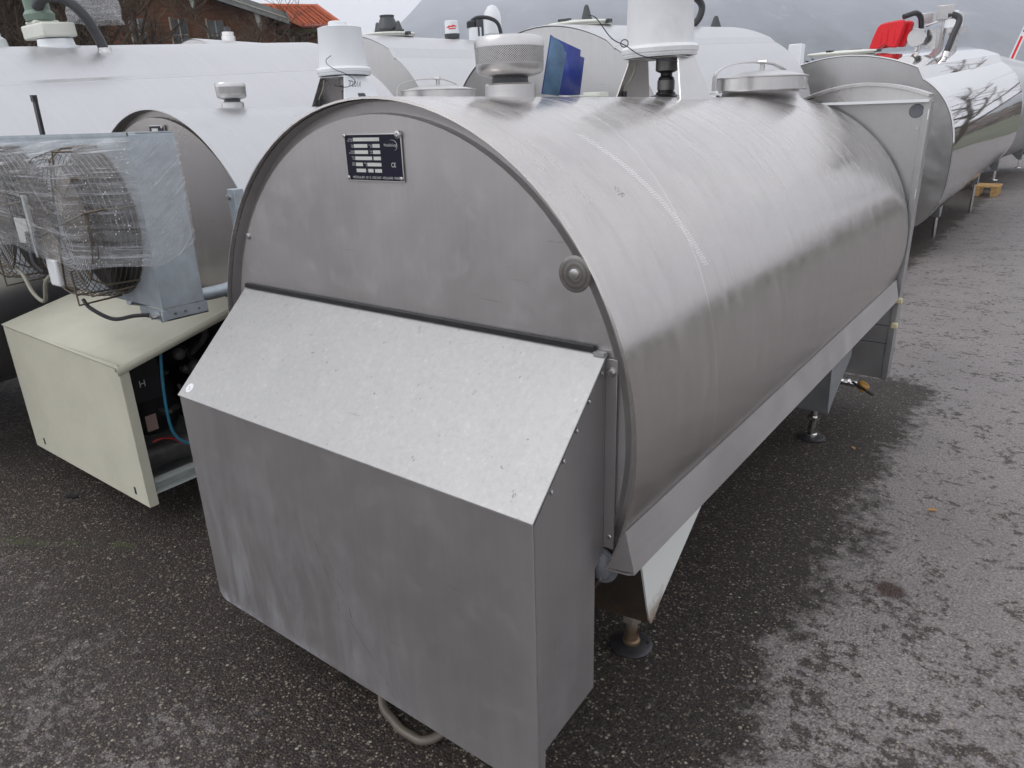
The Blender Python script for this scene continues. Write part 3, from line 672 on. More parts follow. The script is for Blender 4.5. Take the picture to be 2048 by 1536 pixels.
def ptxt(s, u, v, size, sx=1.0, align='LEFT', shear=0): return text(s, size, plane_M(pu(u, v), (1, 0, 0), (0, 0, 1)), M['label'], np_, 'lettering', align, 0, sx, shear)
ptxt('WestfaliaSurge', .705, .265, 0.0078, .78)
ptxt('CE', .805, .69, 0.0125, .9)
ptxt('WESTFALIA JAPY - B.P. 15 - 21850 SAINT - APOLLINAIRE - FRANCE', .10, .945, 0.0070, .70)
for s, u, v in (('Fabricant', .16, .12), ('Tank model', .16, .16), ('Type', .165, .25), ('Type', .165, .285), ('Année', .50, .25), ('Jahr', .50, .285), ('Volume', .168, .375), ('Nenninhalt', .168, .415), ('Poids', .50, .375), ('Leer', .50, .415), ('No de', .17, .50), ('Serie', .17, .54), ('Réfrig.', .172, .63), ('Kältem.', .172, .67), ('Masse', .38, .63), ('kg', .38, .67), ('V', .385, .785)):
    ptxt(s, u, v, 0.0042, .85, 'RIGHT')
c = MB(); pts = [Vector(pu(.845 + .085 * math.cos(math.radians(a)), .25 + .115 * math.sin(math.radians(a)))) for a in range(-110, 62, 10)]
for i in range(len(pts) - 1):
    d = (pts[i + 1] - pts[i]).normalized().cross(Vector((0, 1, 0))) * 0.0004 * math.sin(PI * (i + 1) / (len(pts) + 1)) * 1.5
    c.quad(pts[i] - d, pts[i + 1] - d, pts[i + 1] + d, pts[i] + d)
c.build('logo_arc', M['label'], np_, recalc=False)
RX = Matrix.Rotation(PI / 2, 4, 'X').to_3x3()
for (u, v, r) in ((.02, .04, .0045), (.955, .03, .0085), (.03, .93, .0045), (.965, .93, .0045)):
    c = MB(); p = pu(u, v); c.lathe([(0.0001, 0), (r, 0), (r * .9, .0018), (r * .45, .0028), (r * .35, .0014), (0.0001, .0014)], 18, (p[0], p[1], p[2]), RX); c.build('rivet', M['bolt'], np_)
for (x, z, r) in ((-0.49, 1.112, 0.0075), (0.479, 1.112, 0.0095)):
    c = MB(); c.lathe([(0.0001, 0), (r, 0), (r, .003), (r * .85, .0035), (0.0001, .0037)], 20, (x, 0.0205, z), RX); c.build('end_stud', M['cast'], A)
t = NT('rubbed_halo'); v = t.tc.outputs['Object']; vm = t.n('ShaderNodeVectorMath', operation='DISTANCE'); t.l(v, vm.inputs[0]); vm.inputs[1].default_value = (0.479, 0.0195, 1.112)
rg = t.noise(t.mapping(v, (1, 1, 1)), 60, 3); sn = t.math('SINE', t.math('MULTIPLY', vm.outputs['Value'], 700))
t.bsdf(t.mix(t.ramp(t.math('ADD', t.math('MULTIPLY', rg, .6), t.math('MULTIPLY', sn, .15)), [(0.2, 0.0), (0.6, 1.0)]), (0.26, 0.24, 0.23), (0.44, 0.42, 0.41)), 0.3, 0.9); M['halo'] = t.m
c = MB(); c.lathe([(0.009, 0.0), (0.030, 0.0), (0.033, -0.0008)], 36, (0.479, 0.0198, 1.112), RX); c.build('rub_mark', M['halo'], A)
c = MB(); c.lathe([(0.030, 0.0), (0.031, 0.006), (0.026, 0.016), (0.012, 0.022), (0.0001, 0.023)], 28, (0.541, 0.019, 0.54), RX)
c.lathe([(0.030, 0.0), (0.039, 0.0), (0.039, 0.005), (0.030, 0.006)], 28, (0.541, 0.019, 0.54), RX); c.build('drain_plug', M['plug'], A)
leg_saddle(A, 0.255, 0.62, 0.325, M['leg_rust'], M['leg_dark'])
leg_saddle(A, 1.932, 2.27, 1.962, M['leg_grey'], M['leg_grey'], zb=0.165, ztop=0.40)
for x, y, r in ((0.412, 0.417, True), (0.431, 2.055, False), (-0.412, 0.417, True), (-0.431, 2.055, False)): foot(A, x, y, 0.36, r)
# ---- rear control cabinet and its visor
c = MB(); c.box((-0.45, 2.53, 0.165), (0.614, 2.62, 1.384)); cab = c.build('control_cabinet', M['panel'], A, bevel=0.002)
for zz in (0.42, 0.335): 
    c = MB(); c.box((-0.40, 2.5285, zz), (0.598, 2.531, zz + 0.003)); c.build('seam', M['darkgrey'], cab)
c = MB(); c.box((0.598, 2.522, 0.165), (0.622, 2.53, 1.384)); c.box((0.6145, 2.53, 0.165), (0.622, 2.60, 1.384)); c.build('door_edge', M['panel'], cab, bevel=0.001)
c = MB()
for z0 in (1.31, 0.99): c.box((0.617, 2.519, z0), (0.621, 2.522, z0 + 0.04))
c.build_split('hinge_pin', M['chrome'], cab)
def arcz(x): return 1.411 + (0.052) * (1 - ((x - 0.363) / 0.25) ** 2)
xs = [0.113 + 0.5 * k / 20 for k in range(21)]
c = MB(); c.prism([(0.10, 1.388)] + [(x, arcz(x) - 0.014) for x in xs] + [(0.614, 1.388)], 2.528, 2.60, 'y'); vz = c.build('visor_face', M['cast'], cab)
c = MB(); c.prism([(x, arcz(x)) for x in xs] + [(x, arcz(x) - 0.014) for x in reversed(xs)], 2.505, 2.62, 'y'); c.build('visor_roof', M['cast'], cab, ang=20, bevel=0.001)
c = MB(); c.box((0.195, 2.505, 1.378), (0.616, 2.53, 1.389)); c.build('visor_strip', M['white'], cab, bevel=0.001)
c = MB(); c.lathe([(0.0001, 0), (0.028, 0), (0.026, 0.003), (0.0001, 0.003)], 28, (0.572, 2.53, 1.345), RX); c.build('blank_plug', M['plug'], cab)
c = MB(); c.lathe([(0.0001, 0), (0.006, 0), (0.005, 0.003), (0.0001, 0.003)], 14, (0.586, 2.53, 1.276), RX); c.build('screw', M['bolt'], cab)
for zz, yy in ((0.545, 2.52), (0.434, 2.50)):
    c = MB(); c.box((0.609, yy - 0.012, zz - 0.012), (0.636, yy + 0.012, zz + 0.012)); c.build('knob', M['ivory'], cab, bevel=0.004)
c = MB(); c.tube(bez([(0.30, 2.46, 0.14), (0.40, 2.48, 0.138), (0.47, 2.49, 0.132), (0.50, 2.50, 0.128)], 5), 0.017, 14)
for q in (0.40, 0.43, 0.46): c.tube([(q, 2.478 + (q - .4) * .2, 0.138), (q + 0.012, 2.482 + (q - .4) * .2, 0.137)], 0.021, 14)
ov = c.build('outlet_pipe', M['chrome'], A)
c = MB(); c.lathe([(0.0001, -0.018), (0.025, -0.018), (0.027, -0.010), (0.027, 0.010), (0.022, 0.016), (0.0001, 0.018)], 18, (0.532, 2.50, 0.122), Matrix.Rotation(0.5, 3, 'Y')); c.build('outlet_cap', M['yellow'], ov, bevel=0.001)
c = MB(); c.box((-0.06, -0.006, -0.003), (0.06, 0.006, 0.003), Matrix.Translation((0.54, 2.45, 0.128)) @ Matrix.Rotation(-0.45, 4, 'Z') @ Matrix.Rotation(0.25, 4, 'Y')); c.build('valve_lever', M['black'], ov)

vent(A, 0.485, 1.42)
agitator(A, 1.35, 1.42)
manhole(A, 0.035, 2.17, 1.42)
bk = bucket(-0.022, 1.34, 1.543, (math.radians(1.5), math.radians(-1), 0.2), 'upturned white bucket cut off by the photo top, on the grey front tank', M['white_dirty'], 0.104, 0.114, 0.23)
c = MB(); c.tube(bez([(-0.20, 1.18, 1.672), (-0.165, 1.17, 1.66), (-0.12, 1.19, 1.60), (-0.075, 1.205, 1.575), (-0.02, 1.19, 1.545), (0.03, 1.21, 1.53), (0.09, 1.24, 1.52)], 8), 0.0016, 6)
c.tube([Vector((-0.078, 1.20, 1.582)) + Vector((math.cos(a), 0.45 * math.cos(a), math.sin(a))) * 0.011 for a in [k * PI / 8 for k in range(17)]], 0.0016, 6)
wi = c.build('tie_wire', M['wire'], None); tag(wi, 'dark bent wire with a small eyelet, tied to the front tank bucket', 'wire')

# ---- blue folded plastic part and white tray lying on top
bl = thing('blue_bracket', 'dusty blue folded plastic channel standing beside the perforated vent', 'plastic part', (-0.05, 0.74, 1.43), (0, 0, 0))
c = MB(); c.add([(0, -.045, .0), (0.012, .018, -.006), (.014, .056, .105), (.014, .045, .108), (.012, .043, .122), (0, .002, .147)], [(0, 1, 2, 3, 4, 5)])
o = c.build('front_panel', M['blue_dusty'], bl, recalc=False); md = o.modifiers.new('s', 'SOLIDIFY'); md.thickness = 0.003
c = MB(); c.add([(0, -.045, 0), (-.03, 0, 0), (-.035, .055, .150), (0, .002, .147)], [(0, 1, 2, 3)])
c.add([(-.03, 0, 0), (-.02, .18, -.004), (-.02, .205, .100), (-.02, .182, .103), (-.02, .184, .120), (-.035, .055, .150)], [(0, 1, 2, 3, 4, 5)])
o = c.build('inner_panel', M['blue'], bl, recalc=False); md = o.modifiers.new('s', 'SOLIDIFY'); md.thickness = 0.003
tr = MB(); tr.box((-0.10, 0.865, 1.416), (-0.035, 1.02, 1.422)); tr.box((-0.10, 0.985, 1.422), (-0.035, 1.03, 1.436)); tr.box((-0.10, 0.87, 1.4222), (-0.04, 0.984, 1.427))
o = tr.build('plastic_tray', M['offwhite'], None, bevel=0.002); tag(o, 'flat off-white plastic tray lying on the grey tank behind the blue channel', 'tray')

# ---- tank D: second cylinder tank on the left
D = thing('milk_cooling_tank', 'bright smooth cylinder tank behind the wrapped fan unit, with cream cabinet', 'milk tank', (-1.70, 0.45, 0))
D['axis_z'] = 0.81; D['radius'] = 0.635
capped_tank(D, 0.635, 2.6, 0.81, M['d_barrel'], M['cap_d'])
vent(D, 0.375, 1.445, 0.72)
agitator(D, 1.0, 1.455, M['white'])
text('72016', 0.040, plane_M((0.0885, 0.935, 1.530), (0, 1, -0.06), (-0.30, 0.12, 1)), M['ink'], D, 'handwriting', sx=.8, shear=.1)
c = MB(); c.add([(0.1165, 0.985, 1.437), (0.1165, 1.035, 1.437), (0.0985, 1.018, 1.500), (0.0985, 0.975, 1.500)], [(0, 1, 2, 3)]); c.build('dark_decal', M['darkgrey'], D)
c = MB(); c.tube([(0.14, 1.085 + 0.020 * math.cos(a), 1.462 + 0.016 * math.sin(a)) for a in [k * PI / 8 for k in range(17)]], 0.005, 8); c.build('lifting_ring', M['darkgrey'], D)
manhole(D, 0.02, 1.62, 1.445, 0.20)
c = MB(); c.box((-0.02, 0.012, 1.325), (0.085, 0.018, 1.385)); pl = c.build('name_plate', M['plate_rim'], D)
c = MB(); c.box((-0.017, 0.0105, 1.328), (0.082, 0.0125, 1.382)); c.build('plate_face', M['navy'], pl)
c = MB(); c.quad((0.0, 0.0098, 1.364), (0.045, 0.0098, 1.364), (0.045, 0.0098, 1.374), (0.0, 0.0098, 1.374)); c.build('data_field', M['label'], pl, recalc=False)
c = MB(); c.lathe([(0.0001, 0), (0.006, 0), (0.005, 0.003), (0.0001, 0.003)], 12, (0.077, 0.0105, 1.378), RX); c.build('rivet', M['bolt'], pl)
for x, y in ((0.41, 0.42), (-0.41, 0.42), (0.41, 2.1), (-0.41, 2.1)): foot(D, x, y, 0.42)
leg_saddle(D, 0.26, 0.6, 0.32, M['leg_grey'], M['leg_dark'], zc=0.81, R=0.635)
leg_saddle(D, 1.95, 2.3, 2.0, M['leg_grey'], M['leg_dark'], zc=0.81, R=0.635)
# cream machine cabinet (D local: x0 = -1.70, y0 = 0.45)
def dl(x, y, z): return (x + 1.70, y - 0.45, z)
cx0, cx1, cyf, cyb = -2.186, -1.238, -0.052, 0.44
c = MB(); c.box(dl(cx0, cyf, 0.12), dl(cx1, cyf + 0.003, 0.652)); c.box(dl(cx1 - 0.003, cyf + 0.003, 0.12), dl(cx1, cyf + 0.034, 0.65)); c.box(dl(cx0, cyf + 0.003, 0.12), dl(cx0 + 0.003, cyf + 0.034, 0.65))
cb_ = c.build('cabinet_front', M['cream'], D, bevel=0.0015)
c = MB()
for fx, sz in ((-2.09, 1), (-1.33, 1)):
    c.box(dl(fx, cyf - 0.0012, 0.150), dl(fx + 0.012, cyf + 0.0, 0.178))
c.build_split('slots', M['black'], cb_)
c = MB(); sl = 0.24
a0 = dl(cx0 - 0.004, cyf - 0.004, 0.655); b0 = dl(cx1 + 0.004, cyf - 0.004, 0.643)
c.add([a0, b0, dl(cx1 + 0.004, cyb, 0.643 + sl * 0.50), dl(cx0 - 0.004, cyb, 0.655 + sl * .50)], [(0, 1, 2, 3)])
o = c.build('cabinet_lid', M['cream'], D, recalc=False); md = o.modifiers.new('s', 'SOLIDIFY'); md.thickness = 0.004
c = MB(); c.add([(b0[0], b0[1], b0[2] - 0.028), (b0[0], b0[1] + (cyb - cyf), b0[2] + sl * .5 - 0.028), (b0[0], b0[1] + (cyb - cyf), b0[2] + sl * .5 + .002), (b0[0], b0[1], b0[2] + .002)], [(0, 1, 2, 3)])
o2 = c.build('lid_flange', M['cream'], o, recalc=False); md = o2.modifiers.new('s', 'SOLIDIFY'); md.thickness = 0.0025
c = MB(); c.lathe([(0.0001, 0), (0.006, 0), (0.005, 0.002), (0.0001, 0.002)], 14, (b0[0] - 0.016, b0[1] + 0.0035, b0[2] - 0.012), RX); c.build('screw', M['bolt'], cb_)
c = MB(); c.box(dl(cx0, cyf + .034, 0.12), dl(cx0 + .003, cyb, 0.66)); c.box(dl(cx0 + .01, cyb - .01, 0.14), dl(cx1 - .02, cyb - .006, 0.72)); c.build('cabinet_back', M['guts'], D)
c = MB(); c.box(dl(cx0 + .01, cyf + 0.005, 0.155), dl(cx1 - .012, cyb, 0.160)); c.box(dl(cx1 - 0.05, cyf + 0.005, 0.152), dl(cx1 - 0.045, cyb, 0.20)); c.box(dl(cx1 - 0.05, cyf + 0.005, 0.196), dl(cx1 - 0.012, cyb, 0.2005)); c.build('base_rail', M['galv_pale'], D)
c = MB(); c.tube([dl(-1.36, cyf + 0.06, 0.245), dl(-1.36, cyb - 0.03, 0.245)], 0.042, 20); c.build('receiver', M['guts2'], D)
c = MB(); c.lathe([(0.0001, 0), (0.085, 0), (0.10, .03), (0.10, .16), (0.07, .20), (0.0001, .21)], 24, dl(-1.53, 0.15, 0.29)); c.build('compressor', M['guts'], D)
c = MB(); c.box(dl(-1.50, 0.02, 0.46), dl(-1.36, 0.14, 0.60)); c.build('relay_box', M['guts'], D, bevel=.004)
for k in range(10):
    rnd = random.Random(k); c = MB(); p = Vector(dl(-1.44 + rnd.uniform(-.08, .08), 0.16 + rnd.uniform(-.03, .2), 0.33 + rnd.uniform(0, .3)))
    c.tube(bez([p, p + Vector((rnd.uniform(-.08, .08), rnd.uniform(-.06, .06), rnd.uniform(-.08, .1))), p + Vector((rnd.uniform(-.12, .04), rnd.uniform(-.1, .1), rnd.uniform(-.12, .12)))], 5), rnd.uniform(.006, .016), 8); c.build('pipe', M['guts2'], D)
c = MB()
for (x, y, z, r) in ((-1.34, 0.21, .60, .022), (-1.35, 0.27, .53, .03), (-1.36, .24, .40, .026)): c.ball(dl(x, y, z), r, 12)
c.build_split('fittings', M['guts2'], D)
c = MB(); c.tube(bez([dl(-1.3, .13, .66), dl(-1.3, .113, .54), dl(-1.3, .105, .41), dl(-1.3, .116, .323), dl(-1.3, .165, .272), dl(-1.31, .26, .262)], 7), 0.0055, 10); c.build('blue_tube', M['tube_blue'], D)
c = MB(); c.tube(bez([dl(-1.34, .05, .31), dl(-1.33, .08, .315), dl(-1.33, .12, .30), dl(-1.33, .15, .27)], 6), 0.004, 8); c.build('red_cable', M['redline'], D)
c = MB(); c.add([dl(-1.345, .045, .35), dl(-1.345, .085, .35), dl(-1.345, .085, .41), dl(-1.345, .045, .41)], [(0, 1, 2, 3)]); c.build('type_tag', M['tag'], D, recalc=False)
text('H', 0.035, plane_M(dl(-1.358, .055, .515), (0, 1, 0), (0, 0, 1)), M['label'], D, 'lettering')
# galvanised carrier arm bolted to the end panel
c = MB(); c.box(dl(-1.165, 0.40, 1.02), dl(-1.125, 0.438, 1.172)); ar = c.build('carrier_arm', M['galv'], D, bevel=.002)
c = MB(); c.tube(bez([dl(-1.15, .42, 1.05), dl(-1.14, .41, .95), dl(-1.13, .36, .86), dl(-1.12, .25, .845), dl(-1.12, .08, .86), dl(-1.12, -.02, .885)], 7), 0.022, 14); c.build('arm_tube', M['galv'], ar)
c = MB(); c.lathe([(0.0001, 0), (0.010, 0), (0.010, .006), (0.0001, .007)], 6, dl(-1.158, .40, 1.145), RX); c.build('bolt', M['bolt'], ar)

bk2 = bucket(-1.72, 1.46, 1.580, (math.radians(0), math.radians(-1), 0), 'upturned white bucket over the motor bracket marked 72016', M['white'], 0.102, 0.118, 0.205)
c = MB(); c.tube(bez([(-1.66, 1.34, 1.66), (-1.69, 1.335, 1.645), (-1.68, 1.33, 1.625), (-1.63, 1.33, 1.60), (-1.58, 1.36, 1.575), (-1.56, 1.38, 1.545), (-1.60, 1.36, 1.525), (-1.66, 1.34, 1.535)], 8), 0.0015, 6); wi = c.build('tie_wire', M['wire']); tag(wi, 'thin looped wire hanging below the bucket beside the number 72016', 'wire')

# ---- condenser unit with two fans
CU = thing('condenser_unit', 'grey galvanised condenser with two wire-guarded fans, half wrapped in film', 'condenser', (-0.757, -0.10, 0.913))
CX = -1.09
c = MB(); c.box((CX, 0, 0), (0, 0.122, 0.450)); hs_ = c.build('housing', M['galv'], CU, bevel=.0025)
c = MB(); c.box((CX, -0.0015, 0.445), (0.002, 0.0, 0.4535)); c.box((-0.002, -0.0015, 0.0), (0.002, 0.0, .4535)); c.box((-0.22, 0.02, .4505), (0.0, 0.12, .4535)); c.build('folded_seam', M['galv'], hs_)
c = MB(); c.box((-0.11, -0.01, -0.030), (0.012, 0.0, -0.002)); c.box((-0.004, -0.01, -0.034), (0.0, 0.128, -0.001)); c.box((-0.06, 0.0, -.034), (0.0, 0.128, -.0305)); br_ = c.build('mounting_rail', M['galv'], CU)
c = MB()
for yy in (0.03, 0.06, 0.10): c.tube([(0.0, yy, -0.017), (0.002, yy, -.017)], .004, 8)
c.tube([(-0.035, -0.022, -0.017), (-0.035, 0.0, -0.017)], .006, 8); c.tube([(-0.012, -0.03, -0.017), (-0.012, 0.0, -0.017)], .006, 8); c.build_split('bolt', M['bolt'], br_)
for k, fx in enumerate((-0.235, -0.735)):
    zc_ = 0.222; RR = 0.203
    c = MB(); c.lathe([(0.0001, 0), (RR - 0.005, 0), (RR - .005, 0.003), (0.0001, 0.003)], 40, (fx, -0.001, zc_), RX); fo = c.build('fan', M['black'], CU)
    c = MB()
    for b in range(5):
        a = b * 2 * PI / 5 + .3 * k; d = Vector((math.cos(a), 0, math.sin(a))); e = Vector((-math.sin(a), 0, math.cos(a)))
        O = Vector((fx, -0.035, zc_)); c.add([O + d * .04 - e * .02, O + d * .18 - e * .07 + Vector((0, .02, 0)), O + d * .18 + e * .03 - Vector((0, .015, 0)), O + d * .04 + e * .03], [(0, 1, 2, 3)])
    c.build('blades', M['guts'], fo, recalc=False)
    c = MB(); c.lathe([(0.0001, 0), (0.05, 0), (0.05, 0.08), (0.02, .09), (0.0001, .09)], 20, (fx, -0.005, zc_), RX); c.build('fan_motor', M['black'], fo)
    gr = MB(); seg = 44
    def ringp(r, yy): return [(fx + r * math.cos(2 * PI * q / seg), yy, zc_ + r * math.sin(2 * PI * q / seg)) for q in range(seg + 1)]
    depth = 0.118
    for q in range(17):
        r = 0.05 + q * (RR - 0.03 - 0.05) / 16; gr.tube(ringp(r, -depth + 0.010 * (r / RR) ** 4), 0.0014, 4, cap=False)
    for q in range(10): 
        f = q / 9; gr.tube(ringp(RR - 0.022 * (1 - f) ** 2, -depth * (1 - f) - .002), 0.0014, 4, cap=False)
    gr.build('guard_rings', M['grille'], fo, kind='stuff')
    c = MB()
    for q in range(6):
        a = q * PI / 3 + .25; d = Vector((math.cos(a), 0, math.sin(a))); O = Vector((fx, 0, zc_))
        c.tube([O + d * .045 + Vector((0, -depth - .004, 0)), O + d * (RR - .025) + Vector((0, -depth, 0)), O + d * (RR + .002) + Vector((0, -depth * .75, 0)), O + d * (RR + .004)], .0028, 6)
    for q in range(3):
        a = q * 2 * PI / 3 - 1.2; d = Vector((math.cos(a), 0, math.sin(a))); e = Vector((-math.sin(a), 0, math.cos(a))); O = Vector((fx, -depth - .006, zc_))
        c.tube([O + d * .20 - e * .05 + Vector((0, depth, 0)), O + d * .205 - e * .05, O + d * .12 - e * .02, O + d * .12 + e * .02, O + d * .205 + e * .05, O + d * .2 + e * .05 + Vector((0, depth, 0))], .003, 6)
    c.build('guard_struts', M['grille'], fo)
c = MB(); c.box((-0.262, -0.150, 0.060), (-0.225, -0.13, 0.122), Matrix.Translation((-.0, 0, 0))); 
c = MB(); c.box((-0.36, -0.125, 0.052), (-0.30, -0.075, 0.128), None); jb = c.build('junction_box', M['white'], CU, bevel=.006)
c = MB(); c.box((-0.40, -.13, .13), (-0.385, -.12, .30)); c.box((-0.86, -.13, .10), (-0.845, -.12, .27)); c.build_split('box_bracket', M['galv_pale'], CU)
c = MB(); c.box((-0.90, -0.13, 0.03), (-0.845, -.10, .115)); c.build('plug_box', M['black'], CU, bevel=.004)
c = MB(); c.lathe([(0.020, -.008), (0.034, -.01), (0.034, .01), (0.020, .008)], 20, (-0.93, -0.14, 0.055), Matrix.Rotation(PI / 2, 3, 'X') ); c.build('coiled_tape', M['offwhite'], CU)
c = MB(); c.tube(bez([(-0.33, -.1, .10), (-0.40, -.12, .06), (-0.45, -.12, -.005), (-0.52, -.12, .01), (-0.60, -.11, .06), (-0.72, -.1, .07), (-0.86, -.11, .06)], 8), .006, 8); c.build('cable', M['cable'], CU)
c = MB(); c.tube(bez([(-0.90, -.12, .09), (-1.0, -.12, .10), (-1.07, -.12, .05), (-1.02, -.12, .0), (-0.92, -.12, -.01), (-.84, -.11, .02)], 8), .005, 8); c.build('cable', M['cable'], CU)
c = MB(); c.tube(bez([(-0.235, -.10, .02), (-0.20, -.10, .0), (-0.15, -.07, -.03), (-0.11, -.03, -.025), (-.06, -.01, -.02)], 7), .0055, 8); c.build('cable', M['rubber'], CU)
c = MB(); c.tube(bez([(-0.42, -.13, .20), (-0.40, -.14, .12), (-0.375, -.13, .09)], 6), .006, 8); c.tube(bez([(-0.37, -.13, .20), (-0.345, -.14, .17), (-.36, -.13, .13)], 6), .006, 8); c.build('cable', M['rubber'], CU)
c = MB()
for q in (0.10, .55): c.box((-0.395 - q, -.128, .165), (-0.335 - q + .02, -.126, .235))
c.build_split('paper_label', M['label'], CU)
# stretch film: a pulled sheet over the guards, wrapping the right side
FW = MB(); nu, nv = 110, 40
def hull(x):
    return 0.006 + 0.136 * min(1.0, max(0.0, -x / 0.10)) ** 0.75
vs = []; uv = []
Pc = [(-1.10, .008)] + [(-1.10 + 1.10 * k / 84, None) for k in range(1, 85)] + [(0.006, 0.128 * k / 24) for k in range(0, 25)]
for i, (px, py) in enumerate(Pc):
    for j in range(nv + 1):
        f = j / nv
        if py is None or i == 0:
            h = hull(px) * (1 - .07 * math.sin(max(0, (-px - .30)) * 9) ** 2); h = h * (1 - 0.93 * max(0, (f - .70) / .3) ** 1.8)
            zlow = 0.205 - 0.085 * ((px + 1.10) / 1.10) ** 0.8; zhi = 0.430 + 0.012 * (px + 1.1) / 1.1
            X, Y = px, -h - .004
        else:
            X, Y = 0.006, py - 0.002; zlow = 0.115 + 0.055 * (py / .128) ** 1.6; zhi = 0.438
        rn = 0.0025 * math.sin(f * 37 + px * 6) + 0.002 * math.sin(f * 61 + px * 11 + 1)
        vs.append((X + (rn * .4 if py is not None and i else 0), Y - abs(rn), zlow + (zhi - zlow) * f + 0.004 * math.sin(px * 40 + 3) * (f == 0)))
        w_ = (px + 1.1) if (py is None or i == 0) else 1.1 + py; uv.append((w_ * 2.2, 0.62 + (f - 0.62) / (1 + 1.1 * min(w_, 1.1)) - (0.9 * (w_ - 1.1) if w_ > 1.1 else 0)))
fs = [(i * (nv + 1) + j, (i + 1) * (nv + 1) + j, (i + 1) * (nv + 1) + j + 1, i * (nv + 1) + j + 1) for i in range(len(Pc) - 1) for j in range(nv)]
FW.add(vs, fs, True); fo = FW.build('stretch_film', M['film'], None, ang=180, recalc=False)
ul = fo.data.uv_layers.new(name='UVMap')
for lp in fo.data.loops: ul.data[lp.index].uv = uv[lp.vertex_index]
fo.location = CU.location; tag(fo, 'clear wrinkled plastic film stretched around the fan unit, wet with drops', 'plastic film')
MX = Matrix.Translation((-2.30, 0.295, 0.0)) @ Matrix.Rotation(.03, 4, 'Y')
c = MB(); c.box((-0.012, -.006, 0), (0.012, .006, 1.505), MX); c.box((-0.008, -.012, 1.49), (0.014, .006, 1.515), MX)
o = c.build('metal_bar', M['black']); tag(o, 'narrow dark metal bar standing upright behind the wrapped fan unit', 'metal bar')

# ------------------------------------------------------------------ large shouldered tanks
def big_tank(label, loc, rot, L, a, zc, b_up, b_dn, hw, hz, crest, shell_m, cap_m, name='bulk_milk_tank', legs=(1.3, 3.6), n_exp=2.5, leg_x=None):
    T = thing(name, label, 'milk tank', loc, rot)
    pr = []
    def body(dx, up=True): 
        return zc + (b_up if up else -b_dn) * max(0, 1 - (abs(dx) / a) ** n_exp) ** (1 / n_exp)
    # right half, bottom centre up to shoulder
    N = 26
    for k in range(N + 1):
        an = -PI / 2 + (PI / 2) * k / N; x = a * abs(math.cos(an)) ** (2 / n_exp); z = zc + b_dn * -abs(math.sin(an)) ** (2 / n_exp); pr.append((x, z))
    xs_ = hw + 0.05; th_end = None
    for k in range(1, 40):
        an = (PI / 2) * k / 40; x = a * abs(math.cos(an)) ** (2 / n_exp); z = zc + b_up * abs(math.sin(an)) ** (2 / n_exp)
        if x <= xs_: break
        pr.append((x, z))
    zb_ = body(xs_); pr += [(xs_, zb_), (xs_ - .006, zb_ - .008), (xs_ - .010, zb_ + .004)]
    pr.append((hw - .012, hz))
    hw = hw - .012
    for k in range(1, 13):
        x = hw * (1 - k / 12); pr.append((x, hz + (crest - hz) * (1 - (x / hw) ** 2.0)))
    prof = pr + [(-x, z) for x, z in reversed(pr[1:-1])]
    n = len(prof); ys = [0.012] + [0.0] + [0.03] + [L * q / 8 for q in range(1, 8)] + [L - 0.03, L, L - .012]
    vs = []; fs = []
    for i, y in enumerate(ys):
        sc = 0.992 if i in (0, 1, len(ys) - 1, len(ys) - 2) else 1.0
        if i in (0, len(ys) - 1): sc = .985
        for (x, z) in prof: vs.append((x * sc, y, zc + (z - zc) * sc))
    for i in range(len(ys) - 1):
        for k in range(n): fs.append((i * n + k, i * n + (k + 1) % n, (i + 1) * n + (k + 1) % n, (i + 1) * n + k))
    s = MB(); s.add(vs, fs, True); s.build('shell', shell_m, T, ang=13)
    for y, nm in ((0.008, 'end_panel'), (L - .008, 'rear_panel')):
        c = MB(); c.add([(x * .986, y, zc + (z - zc) * .986) for x, z in prof], [tuple(range(n))]); c.build(nm, cap_m, T)
    for ly in legs:
        lx = leg_x or a * .72
        for sx in (-1, 1):
            c = MB(); c.prism([(ly - .16, zc - b_dn * .55), (ly - .04, 0.16), (ly + .04, 0.16), (ly + .16, zc - b_dn * .55)], sx * lx - .004, sx * lx + .004, 'x')
            c.add([(sx * lx, ly - .16, zc - b_dn * .6), (sx * (lx - .25), ly - .16, zc - b_dn * .8), (sx * (lx - .06), ly - .04, .16), (sx * lx, ly - .04, .16)], [(0, 1, 2, 3)])
            lg = c.build('leg', M['leg_grey'], T)
            c = MB(); zg = -ly * math.sin(rot[0]) if rot[0] else 0
            c.tube([(sx * (lx - .03), ly, zg + .012), (sx * (lx - .03), ly, .2)], .02, 10); c.lathe([(0.0001, 0), (.06, 0), (.055, .012), (0.0001, .014)], 20, (sx * (lx - .03), ly, zg)); c.build('foot', M['chrome'], lg)
    return T

def lid_plate(T, x, y, z, r, horn=None, sy=1.0, name='lid'):
    c = MB(); c.lathe([(0.0001, -.02), (r * .93, -.02), (r * .95, -.006), (r, -.004), (r * 1.01, .004), (r * .96, .013), (r * .5, .022), (0.0001, .024)], 44, (x, y, z), Matrix.Diagonal((1, sy, 1)))
    o = c.build(name, M['offwhite'], T)
    c = MB(); c.box((x + r * .9, y - .02, z - .012), (x + r * 1.1, y + .02, z + .012)); c.tube([(x + r * 1.02, y - .03, z), (x + r * 1.02, y + .03, z)], .008, 8); c.build('clasp', M['darkgrey'], o)
    return o
def horn(parent, x, y, z, h=.10, r=.045):
    c = MB(); c.lathe([(0.0001, 0), (r, 0), (r * .92, h * .15), (r * .6, h * .6), (r * .42, h * .88), (r * .22, h), (0.0001, h * 1.01)], 18, (x, y, z), Matrix.Diagonal((1, .6, 1))); return c.build('horn_cap', M['darkgrey'], parent)

